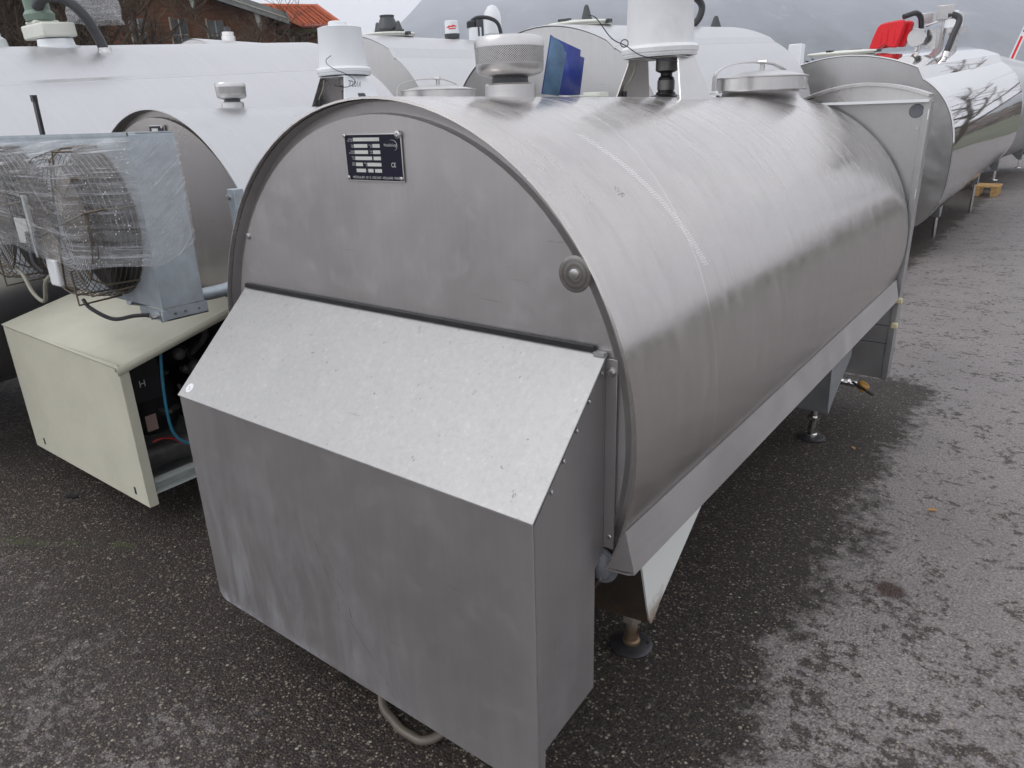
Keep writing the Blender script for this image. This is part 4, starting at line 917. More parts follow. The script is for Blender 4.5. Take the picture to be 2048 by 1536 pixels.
# tank C: long pale tank on the left, behind the wrapped condenser
Ct = big_tank('long pale tank along the left edge, with hose and plastic-wrapped motor on top', (-3.40, -0.35, -0.095), (math.radians(3.6), 0, 0), 3.05, 1.0, 0.90, 0.81, 0.66, 0.53, 1.64, 1.82, M['white_barrel'], M['cap_pale'], legs=(.7, 2.3))
c = MB(); c.lathe([(0.0001, -.03), (.115, -.03), (.115, -.008), (.09, -.002), (.085, .03), (.0001, .03)], 28, (0.06, 1.36, 1.82)); mo = c.build('motor_flange', M['white'], Ct)
c = MB(); c.box((-0.10, 1.27, 1.855), (0.16, 1.44, 1.925)); c.box((-0.08, 1.29, 1.925), (0.04, 1.42, 1.945)); c.build('gearbox', M['offwhite'], mo, bevel=.01)
c = MB(); c.lathe([(0.0001, 0), (.07, 0), (.075, .03), (.06, .05), (.06, .20), (0.0001, .20)], 24, (-0.02, 1.35, 1.945)); c.build('motor', M['green'], mo)
c = MB(); c.tube(bez([(0.02, 1.33, 2.00), (0.08, 1.36, 2.045), (0.16, 1.42, 2.03), (0.22, 1.47, 1.95), (0.24, 1.50, 1.85), (0.25, 1.51, 1.79)], 8), .026, 14); c.build('hose', M['rubber'], mo)
c = MB(); c.lathe([(0.0001, 0), (.034, 0), (.034, .03), (0.0001, .03)], 16, (.25, 1.515, 1.762)); c.build('hose_clamp', M['chrome'], mo)
c = MB(); c.lathe([(.0001, -.02), (.055, -.02), (.05, .025), (.033, .04), (.033, .055), (.0001, .057)], 20, (-.02, 1.10, 1.83)); c.build('filler_neck', M['galv_pale'], Ct)
pb = MB(); nn_ = 18
vs = []; fs = []
for i in range(nn_ + 1):
    for k in range(24):
        a_ = 2 * PI * k / 24; f = i / nn_; r = (.16 - .05 * f) * (1 + .16 * math.sin(a_ * 5 + f * 4) + .07 * math.sin(a_ * 9 - f * 7)); vs.append((-3.30 - .02 + r * math.cos(a_) * (.9 + .2 * f), 1.12 + r * .8 * math.sin(a_), 1.93 + .22 * f))
for i in range(nn_):
    for k in range(24): fs.append((i * 24 + k, i * 24 + (k + 1) % 24, (i + 1) * 24 + (k + 1) % 24, (i + 1) * 24 + k))
pb.add(vs, fs, True); o = pb.build('plastic_bag', M['film'], None, ang=180); tag(o, 'clear plastic bag pulled over the motor on the long left tank', 'plastic bag')
ul = o.data.uv_layers.new(name='UVMap')
for lp in o.data.loops: vi = lp.vertex_index; ul.data[lp.index].uv = ((vi % 24) / 24 * 1.0, (vi // 24) / nn_ * 1.0)

# tank G: glimpsed behind tank C
Gt = big_tank('low pale tank behind the long left one, below the chalet, small steel cap on top', (-6.3, 3.45, 0.34), (0, 0, 0), 5, .95, .95, .80, .80, .50, 1.72, 1.88, M['white_barrel'], M['cap_pale'], legs=(1, 5))
c = MB(); c.lathe([(0.0001, -.03), (.07, -.03), (.07, .06), (.06, .065), (.06, .10), (0.0001, .10)], 20, (.05, .42, 1.86)); o = c.build('steel_cap', M['chrome'], Gt)
c = MB(); c.lathe([(0.0001, .10), (.035, .10), (.03, .15), (0.0001, .15)], 14, (.05, .42, 1.86)); c.build('plug', M['darkgrey'], o)

# tank E
Et = big_tank('pale tank with black-horned round lid, left of the perforated vent', (-3.95, 3.5, 0.0), (math.radians(1.5), 0, math.radians(-1)), 4.6, .95, 1.05, .92, .80, .53, 1.925, 2.06, M['white_barrel'], M['cap_pale'], legs=(1, 3.6))
lp_ = lid_plate(Et, -.13, .62, 2.085, .25)
c = MB(); c.lathe([(0.0001, 0), (.085, 0), (.10, .03), (.085, .07), (.062, .12), (.066, .14), (0.0001, .14)], 24, (-.10, .60, 2.105)); c.build('lid_vent', M['darkgrey'], lp_)
c = MB(); c.box((-.26, .57, 2.10), (.06, .64, 2.122)); c.build('lid_bar', M['darkgrey'], lp_)
horn(lp_, -.235, .60, 2.11, .09, .045); horn(lp_, .035, .60, 2.11, .08, .045)
c = MB(); c.lathe([(.0001, -.02), (.07, -.02), (.075, .02), (.0001, .03)], 20, (0.04, 1.30, 2.085)); cp = c.build('cup_base', M['darkgrey'], Et)
c = MB(); c.lathe([(.0001, .02), (.068, .02), (.065, .13), (.058, .135), (.0001, .135)], 24, (0.04, 1.30, 2.085)); cw = c.build('cup', M['white'], cp)
for q, (a_, z_, l_) in enumerate(((-1.35, .075, .05), (-1.1, .083, .05), (-.85, .08, .045), (-.6, .088, .04), (-.35, .082, .04), (-1.0, .06, .06), (-.5, .062, .05))):
    c = MB(); P0 = Vector((.04 + .0685 * math.cos(a_), 1.30 + .0685 * math.sin(a_), 2.085 + z_)); tt = Vector((-math.sin(a_), math.cos(a_), 0)) * l_ * .33; c.quad(P0 - tt - Vector((0, 0, .004)), P0 + tt - Vector((0, 0, .004)), P0 + tt + Vector((0, 0, .005)), P0 - tt + Vector((0, 0, .005)))
    c.build('red_print', M['red'], cw, recalc=False)
def K(p, k=.68, o=Vector((-.02, 1.72, 2.10))): return o + (Vector(p) - Vector((0, 1.75, 2.12))) * k
c = MB(); c.lathe([(.0001, -.04), (.07, -.04), (.07, .08), (.0001, .08)], 20, K((0, 1.75, 2.12))); mb = c.build('motor_block', M['white'], Et)
c = MB(); c.lathe([(.0001, .08), (.056, .08), (.056, .13), (.04, .145), (.0001, .145)], 20, K((-.03, 1.72, 2.12))); c.build('motor', M['black'], mb)
c = MB(); c.box(K((.06, 1.7, 2.12)), K((.10, 1.82, 2.34))); c.build('motor_fin', M['darkgrey'], mb)
c = MB(); c.tube([K(p) for p in bez([(-.02, 1.7, 2.33), (.04, 1.78, 2.37), (.14, 1.92, 2.36), (.22, 2.02, 2.28), (.25, 2.06, 2.08)], 7)], .019, 12); c.build('hose', M['rubber'], mb)
c = MB(); c.lathe([(.0001, -.08), (.09, -.08), (.09, .06), (.08, .12), (.045, .175), (.0001, .19)], 28, (-.06, 2.05, 2.22)); c.build('white_dome', M['white'], mb)

# tank F
Ft = big_tank('pale tank in the middle background, behind the blue channel and tall bucket', (-1.90, 3.5, 0.0), (math.radians(3.3), 0, math.radians(-1.8)), 2.85, .95, .95, .94, .75, .52, 1.825, 1.95, M['white_barrel'], M['cap_pale'], legs=(.7, 2.2))
lf = lid_plate(Ft, -.06, .55, 1.965, .24)
horn(lf, .0, .55, 1.985, .10, .045)
c = MB(); c.box((-.22, .5, 1.985), (-.12, .53, 2.01), Matrix.Rotation(-.0, 4, 'X')); c.build('handle', M['darkgrey'], lf)
c = MB(); c.box((-.14, .5, 1.985), (-.05, .58, 1.995)); c.build('white_tag', M['white'], lf)
hb_ = MB(); hb_.box((.0, 2.74, 1.94), (.03, 2.80, 1.96)); 
horn(Ft, .02, 2.72, 1.945, .10, .055)
c = MB(); c.tube(bez([(0.0, 2.25, 1.95), (.05, 2.30, 2.02), (.06, 2.32, 2.12), (.0, 2.25, 2.20), (-.1, 2.15, 2.22), (-.2, 2.05, 2.20)], 7), .03, 12); c.build('hose', M['rubber'], Ft)
text('7/8', .035, plane_M((-.21, -.003, 1.885), (1, 0, 0), (0, 0, 1)), M['ink'], Ft, 'handwriting'); text('Ange 4', .035, plane_M((-.27, -.003, 1.835), (1, 0, 0), (0, 0, 1)), M['ink'], Ft, 'handwriting')

# tank B: polished tank at the right
Bt = big_tank('mirror-polished tank at the right edge, red plastic cover and valves on top', (-0.74, 6.72, -0.02), (math.radians(3.5), 0, math.radians(-2.2)), 4.6, 1.0, .86, .875, .72, .64, 1.70, 1.835, M['mirror_barrel'], M['cap_pale'], legs=(1.35, 3.7), leg_x=.76, n_exp=2.7)
lb = lid_plate(Bt, -.17, .50, 1.855, .32)
c = MB(); c.box((-.24, .22, 1.835), (-.19, .30, 1.885)); c.lathe([(.0001, 0), (.06, 0), (.07, .03), (.0001, .035)], 16, (-.06, .5, 1.85)); c.build('handle', M['black'], lb)
rc = thing('red_cover', 'bright red moulded plastic cover standing on the polished right tank', 'plastic cover', (-0.665, 7.95, 1.925), (0.06, 0, math.radians(-8)))
rc.scale = (.80, .86, .84)
for k, (yo, sc_) in enumerate(((0, 1.0), (.13, .96))):
    c = MB(); pol = [(-.24, 0), (-.20, .14), (-.155, .25), (-.12, .285), (-.03, .30), (.12, .31), (.165, .30), (.18, .27), (.15, .14), (.10, 0), (.02, .01), (-.04, .045), (-.10, .01)]
    c.prism([(x * sc_ + (.05 if k else 0), z * sc_) for x, z in pol], yo, yo + .10, 'y'); c.build('shell_half', M['red'], rc, bevel=.02)
c = MB(); c.box((-.035, -.012, .05), (-.01, .02, .22)); c.box((-.11, -.008, .06), (-.085, .01, .20)); c.box((.05, -.008, .06), (.075, .01, .20)); c.build('ribs', M['red'], rc, bevel=.006)
# valve assembly with hoses
c = MB(); RY = Matrix.Rotation(PI / 2, 3, 'X'); c.lathe([(.0001, 0), (.085, 0), (.09, .012), (.085, .03), (.0001, .03)], 28, (.27, 1.48, 1.95), RY); c.tube([(.26, 1.52, 1.93), (.29, 1.95, 1.93)], .04, 14); va = c.build('valve_body', M['chrome'], Bt)
c = MB()
for q in range(5): c.tube([(.27, 1.58 + q * .07, 1.93), (.27, 1.60 + q * .07, 1.93)], .062, 16)
c.box((.33, 1.62, 1.83), (.42, 1.86, 2.02)); c.tube([(.26, 1.62, 1.80), (.26, 1.62, 1.90)], .03, 10); c.build('valve_flanges', M['chrome'], va)
c = MB(); c.box((.20, 1.75, 2.08), (.34, 1.90, 2.18)); c.box((.40, 1.6, 2.10), (.54, 1.72, 2.23)); c.tube([(.24, 1.7, 1.9), (.24, 1.7, 2.1)], .02, 8); c.tube([(.3, 1.65, 2.05), (.5, 1.65, 2.11)], .012, 8); c.tube([(.46, 1.66, 1.8), (.46, 1.66, 2.12)], .012, 8); c.build('valve_heads', M['cast'], va, bevel=.004)
c = MB(); c.tube(bez([(.15, 1.34, 2.15), (.19, 1.38, 2.165), (.25, 1.42, 2.175), (.285, 1.48, 2.12), (.29, 1.53, 1.99)], 7), .026, 12); c.build('hose', M['rubber'], va)
c = MB(); c.tube(bez([(.50, 1.62, 2.13), (.56, 1.63, 2.13), (.61, 1.62, 2.08), (.59, 1.55, 1.95), (.565, 1.45, 1.78)], 7), .030, 12); c.build('hose', M['rubber'], va)
c = MB(); c.tube([(.565, 1.45, 1.79), (.56, 1.43, 1.74)], .035, 14); c.tube([(.56, 1.43, 1.74), (.53, 1.40, 1.66)], .028, 14); c.build('hose_clamp', M['chrome'], va)
c = MB(); c.box((.22, 2.6, 1.80), (.30, 2.7, 1.98)); c.lathe([(.0001, 0), (.13, 0), (.13, .06), (.0001, .06)], 20, (.36, 2.9, 1.98)); c.tube([(.36, 2.9, 1.78), (.36, 2.9, 1.98)], .05, 10); c.build('motor_stand', M['cast'], Bt)
bucket(-0.33, 9.7, 2.16, (0, .04, 0), 'white bucket farthest to the right, beyond the valves', M['white'], 0.095, 0.10, 0.20)
# pallet under the rear foot
pa = thing('pallet', 'pale wooden pallet piece under the polished tank at the far right', 'pallet', (0.10, 12.5, 0))
for q, (x, y, z, sx, sy, sz) in enumerate(((0, 0, .13, .36, .12, .022), (0, .2, .13, .36, .12, .022), (0, .4, .13, .36, .12, .022))):
    c = MB(); c.box((x - sx / 2, y - sy / 2, z), (x + sx / 2, y + sy / 2, z + sz)); c.build('plank', M['wood'], pa, bevel=.003)
for x in (-.12, .12):
    for y in (0, .4):
        c = MB(); c.box((x - .05, y - .06, .0), (x + .05, y + .06, .13)); c.build('block', M['wood'], pa, bevel=.003)
# tank H beyond B
Ht = big_tank('bluish grey tank behind the polished one, seen past its right end', (-0.72, 13.2, 0.10), (0, 0, math.radians(-3)), 5, 1.05, 1.0, .95, .80, .6, 1.90, 2.08, M['d_barrel'], M['cap_d'], legs=(1, 4))
c = MB(); c.box((-2.02, 9.0, 0), (-1.86, 9.16, 2.12)); o = c.build('white_box', M['white'], None, bevel=.01); tag(o, 'narrow white upright box behind the middle tank, left of the polished one', 'box')

# ------------------------------------------------------------------ small things on the ground
c = MB(); c.tube(bez([(-0.05, -.02, .12), (0.0, -.125, .02), (.08, -.160, .012), (.137, -.167, .012), (.181, -.158, .014), (.205, -.11, .03), (.19, -.02, .10)], 8), .011, 12); o = c.build('drain_hose', M['hose']); tag(o, 'short brown hose curling out below the front cover onto the asphalt', 'hose')
def leaf(x, y, s, a, mat, lab):
    c = MB(); vs = [(0, 0, .004), (s * .3, s * .25, .010), (s * .7, s * .22, .008), (s, 0, .006), (s * .7, -s * .22, .009), (s * .3, -s * .25, .007)]; c.add([Matrix.Rotation(a, 3, 'Z') @ Vector(v) + Vector((x, y, 0)) for v in vs], [(0, 1, 2, 3), (0, 3, 4, 5)]); o = c.build('leaf', mat, recalc=False); tag(o, lab, 'leaf')
leaf(.95, 1.642, .035, .4, M['yellow'], 'small yellow leaf on the damp asphalt right of the front tank')
leaf(.35, -.112, .03, 1.2, plain('green_leaf', (.03, .25, .05), .5), 'bright green scrap at the bottom edge below the front cover')
leaf(.62, 2.02, .03, 2.2, M['wood'], 'tiny orange leaf beside the rear foot of the front tank')
leaf(-1.86, -.10, .07, .2, M['black'], 'dark dead leaf on the asphalt in front of the cream cabinet')

# ------------------------------------------------------------------ chalet
FH = Vector((-0.60964507, 0.79267452, 0)); RH = Vector((0.79267452, 0.60964507, 0))
org = Vector((CAM.x, CAM.y, 0)) + FH * 34
HA = math.atan2(RH.y, RH.x)
t = NT('chalet_boards'); v = t.tc.outputs['Object']
c0 = t.mix(t.ramp(t.noise(t.mapping(v, (1.5, 1.5, 30)), 1.0, 5), [(0.3, 0), (.7, 1)]), (.115, .048, .024), (.27, .115, .052)); c0 = t.mix(t.ramp(t.noise(v, .8, 4), [(.4, 0), (.7, .5)]), c0, (.07, .032, .018)); t.bsdf(c0, .75); M['boards'] = t.m
t = NT('roof_tiles'); v = t.tc.outputs['Object']; c0 = t.mix(t.ramp(t.noise(v, 6, 4), [(.35, 0), (.65, 1)]), (.36, .082, .032), (.48, .13, .05)); t.bsdf(c0, .8); M['tiles'] = t.m
M['barge'] = plain('grey_bargeboard', (.19, .20, .19), .7, 0, .2, 2)
M['pane'] = plain('window_pane', (.10, .12, .13), .08, 0, .5, 1.2)
M['frame'] = plain('window_frame', (.20, .10, .05), .6)
M['mullion'] = plain('pale_window_bar', (.45, .43, .38), .5)
M['timber'] = plain('weathered_timber', (.32, .33, .30), .7, 0, .3, 4)
H = thing('chalet', 'brown timber chalet with orange tiled roofs, top left behind the tanks', 'house', tuple(org), (0, 0, HA))
# gable wing: ridge at s=-16, slope 0.35
def rz(s): return 8.15 - 0.345 * abs(s + 16.2)
def wbox(P, s0, s1, z0, z1, y0, y1, mat, nm, bevel=0):
    c = MB(); c.box((s0, y0, z0), (s1, y1, z1)); return c.build(nm, mat, P, bevel=bevel)
core = MB(); core.prism([(-22.4, 0), (-9.95, 0), (-9.95, rz(-9.95) - .35), (-16.2, 7.75), (-22.4, rz(-22.4) - .35)], .10, 9, 'y'); core.build('wall', M['boards'], H)
nb = 0
for k in range(36):
    z0 = k * .2; z1 = z0 + .185
    if z1 < 3.6: continue
    lim = (7.75 - z1) / .345
    a_, b_ = max(-22.4, -16.2 - lim), min(-9.95, -16.2 + lim)
    if b_ - a_ < .5: continue
    c = MB(); c.box((a_, .04 + .012 * (k % 2), z0), (b_, .10, z1)); c.build('board', M['boards'], H)
for s0, s1, z0, z1 in ((-15.65, -15.0, 4.6, 5.78), (-13.95, -13.25, 4.4, 5.72), (-12.42, -11.72, 4.4, 5.62), (-17.6, -16.9, 4.5, 5.7)):
    w = wbox(H, s0, s1, z0, z1, -.03, .05, M['frame'], 'window'); wbox(w, s0 + .05, s1 - .05, z0 + .05, z1 - .05, -.036, -.028, M['pane'], 'pane')
    wbox(w, (s0 + s1) / 2 - .025, (s0 + s1) / 2 + .025, z0 + .05, z1 - .05, -.055, -.034, M['mullion'], 'mullion'); wbox(w, s0 + .05, s1 - .05, (z0 + z1) / 2, (z0 + z1) / 2 + .03, -.05, -.034, M['mullion'], 'glazing_bar')
    wbox(w, s0 - .06, s0, z0, z1 + .05, -.05, .05, M['mullion'], 'casing')
for sg in (-1, 1):
    e = -16.2 + sg * 7.45
    c = MB(); c.add([(-16.2, -1.2, 8.15), (e, -1.2, rz(e)), (e, 9.3, rz(e)), (-16.2, 9.3, 8.15), (-16.2, -1.2, 7.95), (e, -1.2, rz(e) - .2), (e, 9.3, rz(e) - .2), (-16.2, 9.3, 7.95)], [(0, 1, 2, 3), (7, 6, 5, 4), (0, 4, 5, 1), (1, 5, 6, 2), (2, 6, 7, 3), (3, 7, 4, 0)]); rf = c.build('roof', M['tiles'], H)
    c = MB(); c.add([(-16.2, -1.26, 8.22), (e + .12 * sg, -1.26, rz(e) + .05), (e + .12 * sg, -1.20, rz(e) + .05), (-16.2, -1.20, 8.22), (-16.2, -1.26, 7.78), (e + .12 * sg, -1.26, rz(e) - .36), (e + .12 * sg, -1.20, rz(e) - .36), (-16.2, -1.20, 7.78)], [(0, 1, 2, 3), (7, 6, 5, 4), (0, 4, 5, 1), (1, 5, 6, 2), (2, 6, 7, 3), (3, 7, 4, 0)]); c.build('bargeboard', M['barge'], rf)
    c = MB(); c.add([(-16.2, -1.29, 8.03), (e + .1 * sg, -1.29, rz(e) - .13), (e + .1 * sg, -1.265, rz(e) - .13), (-16.2, -1.265, 8.03), (-16.2, -1.29, 7.97), (e + .1 * sg, -1.29, rz(e) - .17), (e + .1 * sg, -1.265, rz(e) - .17), (-16.2, -1.265, 7.97)], [(0, 1, 2, 3), (7, 6, 5, 4), (0, 4, 5, 1), (1, 5, 6, 2), (2, 6, 7, 3), (3, 7, 4, 0)]); c.build('trim', M['mullion'], rf)
for s_ in (-9.95, -12.55):
    zt_ = rz(s_) - .36; c = MB(); c.prism([(s_ - .09, zt_ + .1), (s_ + .12, zt_), (s_ + .12, zt_ - .45), (s_ + .05, zt_ - .62), (s_ - .02, zt_ - .45)], -1.14, -.98, 'y'); c.build('bracket', M['timber'], H)
    c = MB(); c.box((s_ - .08, -1.1, zt_ - .05), (s_ + .08, .1, zt_ + .12)); c.build('purlin', M['boards'], H)
# right wing set back with hipped orange roof
wy = 2.2; zE = 5.42
wbox(H, -9.95, -7.55, 0, zE + .0, wy + .06, wy + 8, M['boards'], 'wall')
for k in range(18, 28):
    c = MB(); c.box((-9.9, wy + .012 * (k % 2), k * .2), (-7.55, wy + .06, k * .2 + .185)); c.build('board', M['boards'], H)
rows = 17
eav = [(-10.4, wy - .75, zE - .03), (-7.05, wy - .75, zE - .03)]; rid = [(-12.2, wy + 3.0, zE + 1.35), (-8.9, wy + 3.0, zE + 1.22)]
c = MB(); c.add([eav[0], eav[1], rid[1], rid[0], (-7.05, wy + 8, zE), (-8.9, wy + 5, zE + 1.2)], [(0, 1, 2, 3), (1, 4, 5, 2)]); rf = c.build('roof', M['barge'], H, recalc=False)
for k in range(rows):
    f0, f1 = k / rows, (k + 1) / rows
    def at(f, side): 
        e, r = Vector(eav[side]), Vector(rid[side]); return e + (r - e) * f
    n_ = Vector((0, -.34, .94))
    tl = MB(); a0, b0_, b1, a1 = at(f0, 0) + n_ * .06, at(f0, 1) + n_ * .06, at(f1, 1) + n_ * .025, at(f1, 0) + n_ * .025
    cols = int(max(6, (b0_ - a0).length / .22))
    for q in range(cols):
        p0 = a0.lerp(b0_, (q + .04) / cols); p1 = a0.lerp(b0_, (q + .96) / cols); p2 = a1.lerp(b1, (q + .96) / cols); p3 = a1.lerp(b1, (q + .04) / cols)
        up = n_ * (.02 * ((q * 7 + k * 3) % 3)); pm0, pm1 = (p0 + p1) / 2 + n_ * .035, (p2 + p3) / 2 + n_ * .035
        tl.add([p0 + up, pm0 + up, p1 + up, p2 + up, pm1 + up, p3 + up, p0 - n_ * .05, p1 - n_ * .05], [(0, 1, 4, 5), (1, 2, 3, 4), (6, 7, 2, 1, 0)])
    tl.build('tile_row', M['tiles'], rf, ang=10, recalc=False)
c = MB(); c.tube([Vector(rid[1]) + Vector((0, 0, .08)), Vector(eav[1]) + Vector((0, 0, .08))], .10, 8); c.tube([Vector(rid[0]) + Vector((0, 0, .06)), Vector(rid[1]) + Vector((0, 0, .06))], .10, 8); c.build('ridge_tiles', M['tiles'], rf)
c = MB(); c.tube([(-10.3, wy - .80, zE - .02), (-7.0, wy - .80, zE - .02)], .075, 8); c.build('gutter', plain('copper_gutter', (.22, .05, .03), .5), rf)
c = MB(); c.box((-10.3, wy - .70, zE - .22), (-7.1, wy - .66, zE - .10)); c.build('fascia', plain('green_fascia', (.10, .11, .04), .7), rf)
for k in range(5): wbox(H, -9.7 + k * .55, -9.6 + k * .55, zE - .26, zE - .16, wy - .62, wy + .1, M['timber'], 'rafter')
for s0 in (-9.45, -9.08):
    w = wbox(H, s0, s0 + .30, 4.2, 5.18, wy - .06, wy + .02, M['frame'], 'window'); wbox(w, s0 + .04, s0 + .26, 4.25, 5.13, wy - .07, wy - .055, M['pane'], 'pane')
    wbox(w, s0 + .04, s0 + .09, 4.25, 5.1, wy - .09, wy - .065, M['mullion'], 'casing')

# ------------------------------------------------------------------ bare trees and shrubs
M['bark'] = plain('bark', (.055, .043, .032), .85, 0, .35, 8, .3)
M['twig'] = plain('twig', (.085, .060, .040), .85, 0, .3, 8)
def branching(seed, height, spread, n1, depth=4, r0=.12, lean=(0, 0), up=.25, kids=4, crook=.25, min_r=.004):
    rnd = random.Random(seed); trunk = MB(); crown = MB()
    def grow(p, d, L, r, lv):
        n = 4; pts = [p]; q = p
        for i in range(n):
            d = (d + Vector((rnd.uniform(-crook, crook), rnd.uniform(-crook, crook), rnd.uniform(-crook * .6, crook * .6) + up * .15))).normalized()
            q = q + d * L / n; pts.append(q)
        (trunk if lv == 0 else crown).tube(pts, r, 6 if lv < 2 else 3, cap=False, r1=r * (.55 if lv else .6))
        if lv >= depth: return
        k = n1 if lv == 0 else kids
        for i in range(k):
            f = rnd.uniform(.3, 1.0); idx = min(n - 1, int(f * n)); b = pts[idx].lerp(pts[idx + 1], f * n - idx)
            az = rnd.uniform(0, 2 * PI); sp_ = Vector((math.cos(az), math.sin(az), rnd.uniform(-.1, .7))) * spread
            grow(b, (d * .6 + sp_).normalized(), L * rnd.uniform(.45, .72), max(min_r, r * rnd.uniform(.38, .55)), lv + 1)
    grow(Vector((0, 0, 0)), Vector((lean[0], lean[1], 1)).normalized(), height, r0, 0)
    return trunk, crown
def tree(name, label, loc, seed, *a, cat='tree', **k):
    T = thing(name, label, cat, loc); tr_, cr_ = branching(seed, *a, **k); tr_.build('trunk', M['bark'], T, recalc=False); cr_.build('crown', M['twig'], T, recalc=False); return T
def fr(s, D): return org - FH * 34 + FH * D + RH * s
tree('bare_bush', 'bare twiggy bush in front of the chalet windows, thin brown branches', tuple(fr(-10.3, 24)), 3, 2.9, .95, 9, depth=4, r0=.09, kids=5, min_r=.008)
tree('bare_bush', 'leafless bush just right of the dark thicket, twigs crossing the chalet wall', tuple(fr(-8.6, 24.5)), 5, 3.2, .95, 9, depth=4, r0=.09, kids=5, min_r=.008)
for k, (s, d, sd, h, lb_) in enumerate(((-13.6, 22, 11, 4.2, 'dark bare tree at the far left edge'), (-12.4, 23, 12, 4.6, 'dark bare tree second from the left edge'), (-11.6, 22.4, 13, 4.4, 'dark bare tree left of the chalet, beside the green motor'), (-14.3, 25, 14, 5.0, 'dark bare tree standing behind the leftmost one'))):
    tree('bare_tree', lb_, tuple(fr(s, d)), sd, h, .8, 12, depth=4, r0=.16, kids=5, up=.35, min_r=.010)
# evergreen behind them: trunk and needle sprays
M['needle'] = plain('needles', (.035, .045, .022), .8, 0, .5, 3)
def conifer(label, loc, h, rb, seed):
    rnd = random.Random(seed); T = thing('spruce', label, 'tree', loc)
    c = MB(); c.tube([(0, 0, 0), (0, 0, h)], .22, 8, r1=.03); c.build('trunk', M['bark'], T)
    c = MB()
    for i in range(5200):
        z = h * (1 - rnd.random() ** .8 * .93); a = rnd.uniform(0, 2 * PI); rr = rb * (1 - z / h) ** .8 * rnd.uniform(.2, 1.05); p = Vector((rr * math.cos(a), rr * math.sin(a), z - rr * .25))
        d = Vector((math.cos(a), math.sin(a), -.4 + rnd.uniform(-.3, .3))) * rnd.uniform(.12, .32); e = Vector((-math.sin(a), math.cos(a), rnd.uniform(-.6, .6))) * rnd.uniform(.03, .08)
        c.add([p - e, p + d, p + e], [(0, 1, 2)])
    c.build('crown', M['needle'], T, recalc=False)
conifer('dark spruce behind the bare trees at the left edge', tuple(fr(-18.5, 30)), 11, 2.6, 1)
conifer('dark spruce right beside the chalet gable', tuple(fr(-15.6, 29)), 10, 2.4, 2)
# out of frame to the right: what the polished tank mirrors
tree('bare_tree', 'bare spreading tree mirrored in the polished right tank', (6.6, 36, .2), 31, 4.6, .9, 8, depth=3, r0=.20, kids=4, min_r=.02)
M['hedge'] = plain('winter_hedge', (.25, .215, .19), .9, 0, .4, 1.2)
c = MB(); rnd = random.Random(5)
for i in range(16000):
    x = rnd.uniform(1.2, 95); z = rnd.random() ** 1.3 * (2.6 + .7 * math.sin(x * .13) + .7 * math.sin(x * .5)); y = 66 - x * .12 + rnd.uniform(-1.5, 1.5); s_ = rnd.uniform(.2, .55); a = rnd.uniform(0, PI)
    p = Vector((x, y, z + .4)); e = Vector((math.cos(a), math.sin(a) * .5, rnd.uniform(-.4, .4))) * s_; f = Vector((rnd.uniform(-.5, .5), 0, 1)) * s_ * .6; c.add([p - e, p + f, p + e], [(0, 1, 2)])
c.build('hedgerow', M['hedge'], None, recalc=False, kind='stuff', label='brown winter hedgerow behind the grass bank', category='hedge')
# dark trees on the far side, right of centre
M['dark_tree'] = plain('distant_trees', (.035, .04, .032), .9, 0, .4, .3)
def clump(label, loc, w, h, seed):
    rnd = random.Random(seed); T = thing('tree', label, 'tree', loc); c = MB(); c.tube([(0, 0, 0), (0, 0, h * .5)], h * .04, 6); c.build('trunk', M['bark'], T); c = MB()
    for i in range(5000):
        a = rnd.uniform(0, 2 * PI); b = math.acos(rnd.uniform(-.9, 1)); q = rnd.uniform(.5, .92) * (1 + .10 * math.sin(a * 3 + seed) + .08 * math.sin(b * 7 + a * 5)); p = Vector((w * q * math.sin(b) * math.cos(a), w * q * math.sin(b) * math.sin(a), h * .55 + h * .45 * q * math.cos(b)))
        s_ = rnd.uniform(.025, .06) * h; e = Vector((rnd.uniform(-1, 1), rnd.uniform(-1, 1), rnd.uniform(-1, 1))).normalized() * s_; f = Vector((rnd.uniform(-1, 1), rnd.uniform(-1, 1), rnd.uniform(-1, 1))).normalized() * s_; c.add([p, p + e, p + f], [(0, 1, 2)])
    c.build('crown', M['dark_tree'], T, recalc=False)
for k, (x, y, w, h, lb_) in enumerate(((-9.5, 78, 5, 5.7, 'dark distant tree above the polished tank lid'), (-16, 80, 6, 6.0, 'dark distant tree beyond the middle tank'), (0.5, 74, 4, 5.6, 'dark distant tree left of the striped barrier'), (5, 76, 5, 5.2, 'dark distant tree behind the striped barrier'), (-22.5, 82, 5, 5.8, 'far dark tree right of the tall bucket'))): clump(lb_, (x, y, 0), w, h, k + 1)
# striped barrier and dark stack
bp = thing('barrier_pole', 'white barrier pole with red stripes, leaning at the right edge', 'barrier', (-.33, 18, 2.10), (0, math.radians(14), 0))
c = MB(); c.box((-.05, -.03, 0), (.05, .03, 1.6)); c.build('pole', M['white'], bp)
for z0 in (.08, .85):
    c = MB(); c.box((-.022, -.034, z0), (.022, -.030, z0 + .42)); c.build('red_stripe', M['red'], bp)
c = MB(); c.box((-.022, -.034, .58), (.022, -.030, .76)); c.build('dark_stripe', M['darkgrey'], bp)
ds = thing('slatted_trailer', 'dark ribbed trailer side at the right edge below the barrier', 'trailer', (.75, 18.2, 0))
c = MB(); c.box((-1.1, .0, .3), (.1, .5, 2.08)); c.build('body', M['black'], ds)
for k in range(14):
    c = MB(); c.box((-1.1, -.04, .36 + k * .124), (.1, .0, .42 + k * .124)); c.build('slat', M['black'], ds)

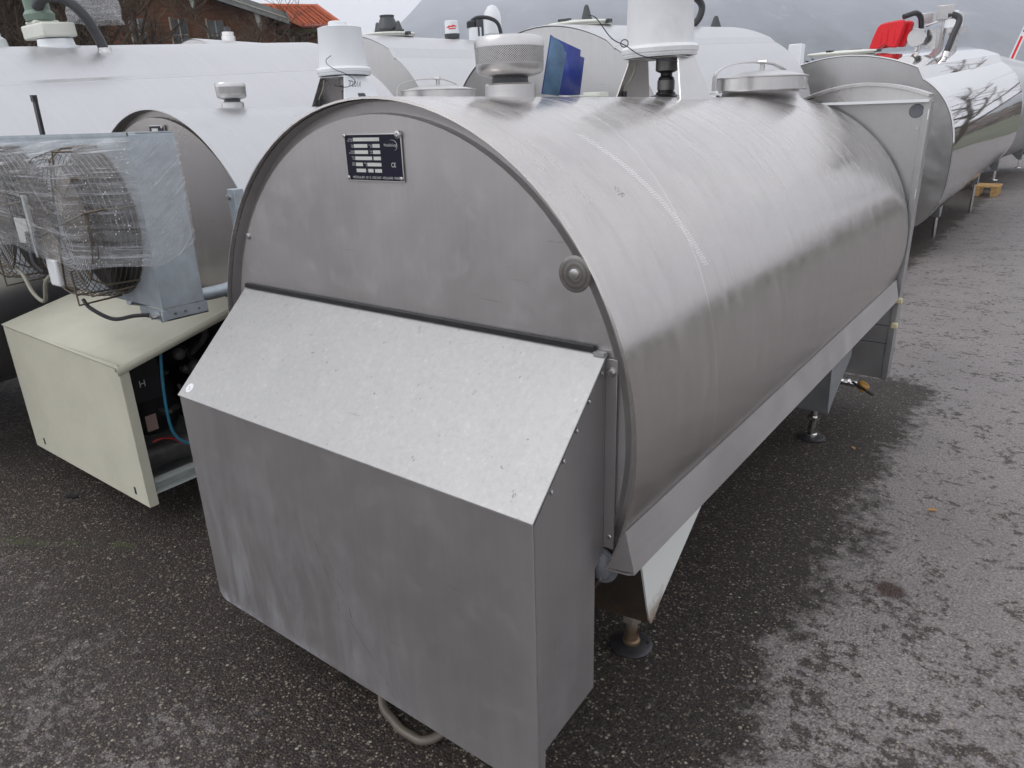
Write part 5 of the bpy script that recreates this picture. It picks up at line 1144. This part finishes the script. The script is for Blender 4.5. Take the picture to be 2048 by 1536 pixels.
# ------------------------------------------------------------------ mountains
t = NT('mountain_forest'); v = t.mapping(t.mapping(t.tc.outputs['Object'], rot=(0, 0, -math.atan2(0.60964507, 0.79267452))), (1, .12, 1.3))
base = t.mix(t.ramp(t.noise(v, .012, 8, .7), [(.35, 0), (.65, 1)]), (.03, .045, .06), (.15, .175, .21))
sp = t.n('ShaderNodeSeparateXYZ'); t.l(t.tc.outputs['Object'], sp.inputs[0])
sn = t.math('MULTIPLY', t.ramp(t.noise(v, .022, 10, .8), [(.57, 0), (.68, 1)]), t.rng(sp.outputs[2], 50, 220, .15, .9))
base = t.mix(sn, t.mix(t.rng(sp.outputs[2], 70, 240, 0.0, .65), base, (.36, .40, .46)), (.46, .50, .56)); t.bsdf(base, .95); M['mountain'] = t.m
def ridge(name, D, s0, s1, ctrl, seed, base_drop=0, depth=700):
    rnd = random.Random(seed); nx, ny = 150, 26; vs = []; fs = []
    def H(s):
        for (a, ha), (b, hb) in zip(ctrl, ctrl[1:]):
            if a <= s <= b: f = (s - a) / (b - a); f = f * f * (3 - 2 * f); return ha + (hb - ha) * f
        return ctrl[-1][1]
    ph = [(rnd.uniform(.004, .05), rnd.uniform(0, 6.3), rnd.uniform(.4, 1)) for _ in range(14)]
    C0 = Vector((CAM.x, CAM.y, 0))
    for j in range(ny + 1):
        f = j / ny
        for i in range(nx + 1):
            s = s0 + (s1 - s0) * i / nx; w = sum(math.sin(s * k_ + p_ + f * 4 * m_) * m_ / (k_ * 60 + .4) for k_, p_, m_ in ph) * 5
            h = H(s) * (f ** .85) + w * f * (1 - .2 * f) * 1.6
            P = C0 + FH * (D + depth * (f - 1) + w * 4) + RH * s; vs.append((P.x, P.y, max(-.5, h) if j else -.5))
    for j in range(ny):
        for i in range(nx): a = j * (nx + 1) + i; fs.append((a, a + 1, a + nx + 2, a + nx + 1))
    m = MB(); m.add(vs, fs, True); return m.build(name, M['mountain'], None, ang=180, recalc=False, kind='structure')
ridge('mountain', 1500, -1600, 1700, [(-1600, 60), (-520, 70), (-330, 95), (-215, 160), (-110, 222), (60, 252), (400, 285), (1000, 255), (1250, 130), (1700, 70)], 4)

# ------------------------------------------------------------------ haze
t = NT('haze'); pv = t.n('ShaderNodeVolumePrincipled'); pv.inputs['Color'].default_value = (.95, .965, 1.0, 1); pv.inputs['Density'].default_value = 0.00050; pv.inputs['Anisotropy'].default_value = 0.0
t.l(pv.outputs[0], t.out.inputs['Volume'])
c = MB(); c.box((-2600, -300, -1.5), (2600, 2700, 520)); hz = c.build('haze', t.m, None, kind='stuff')
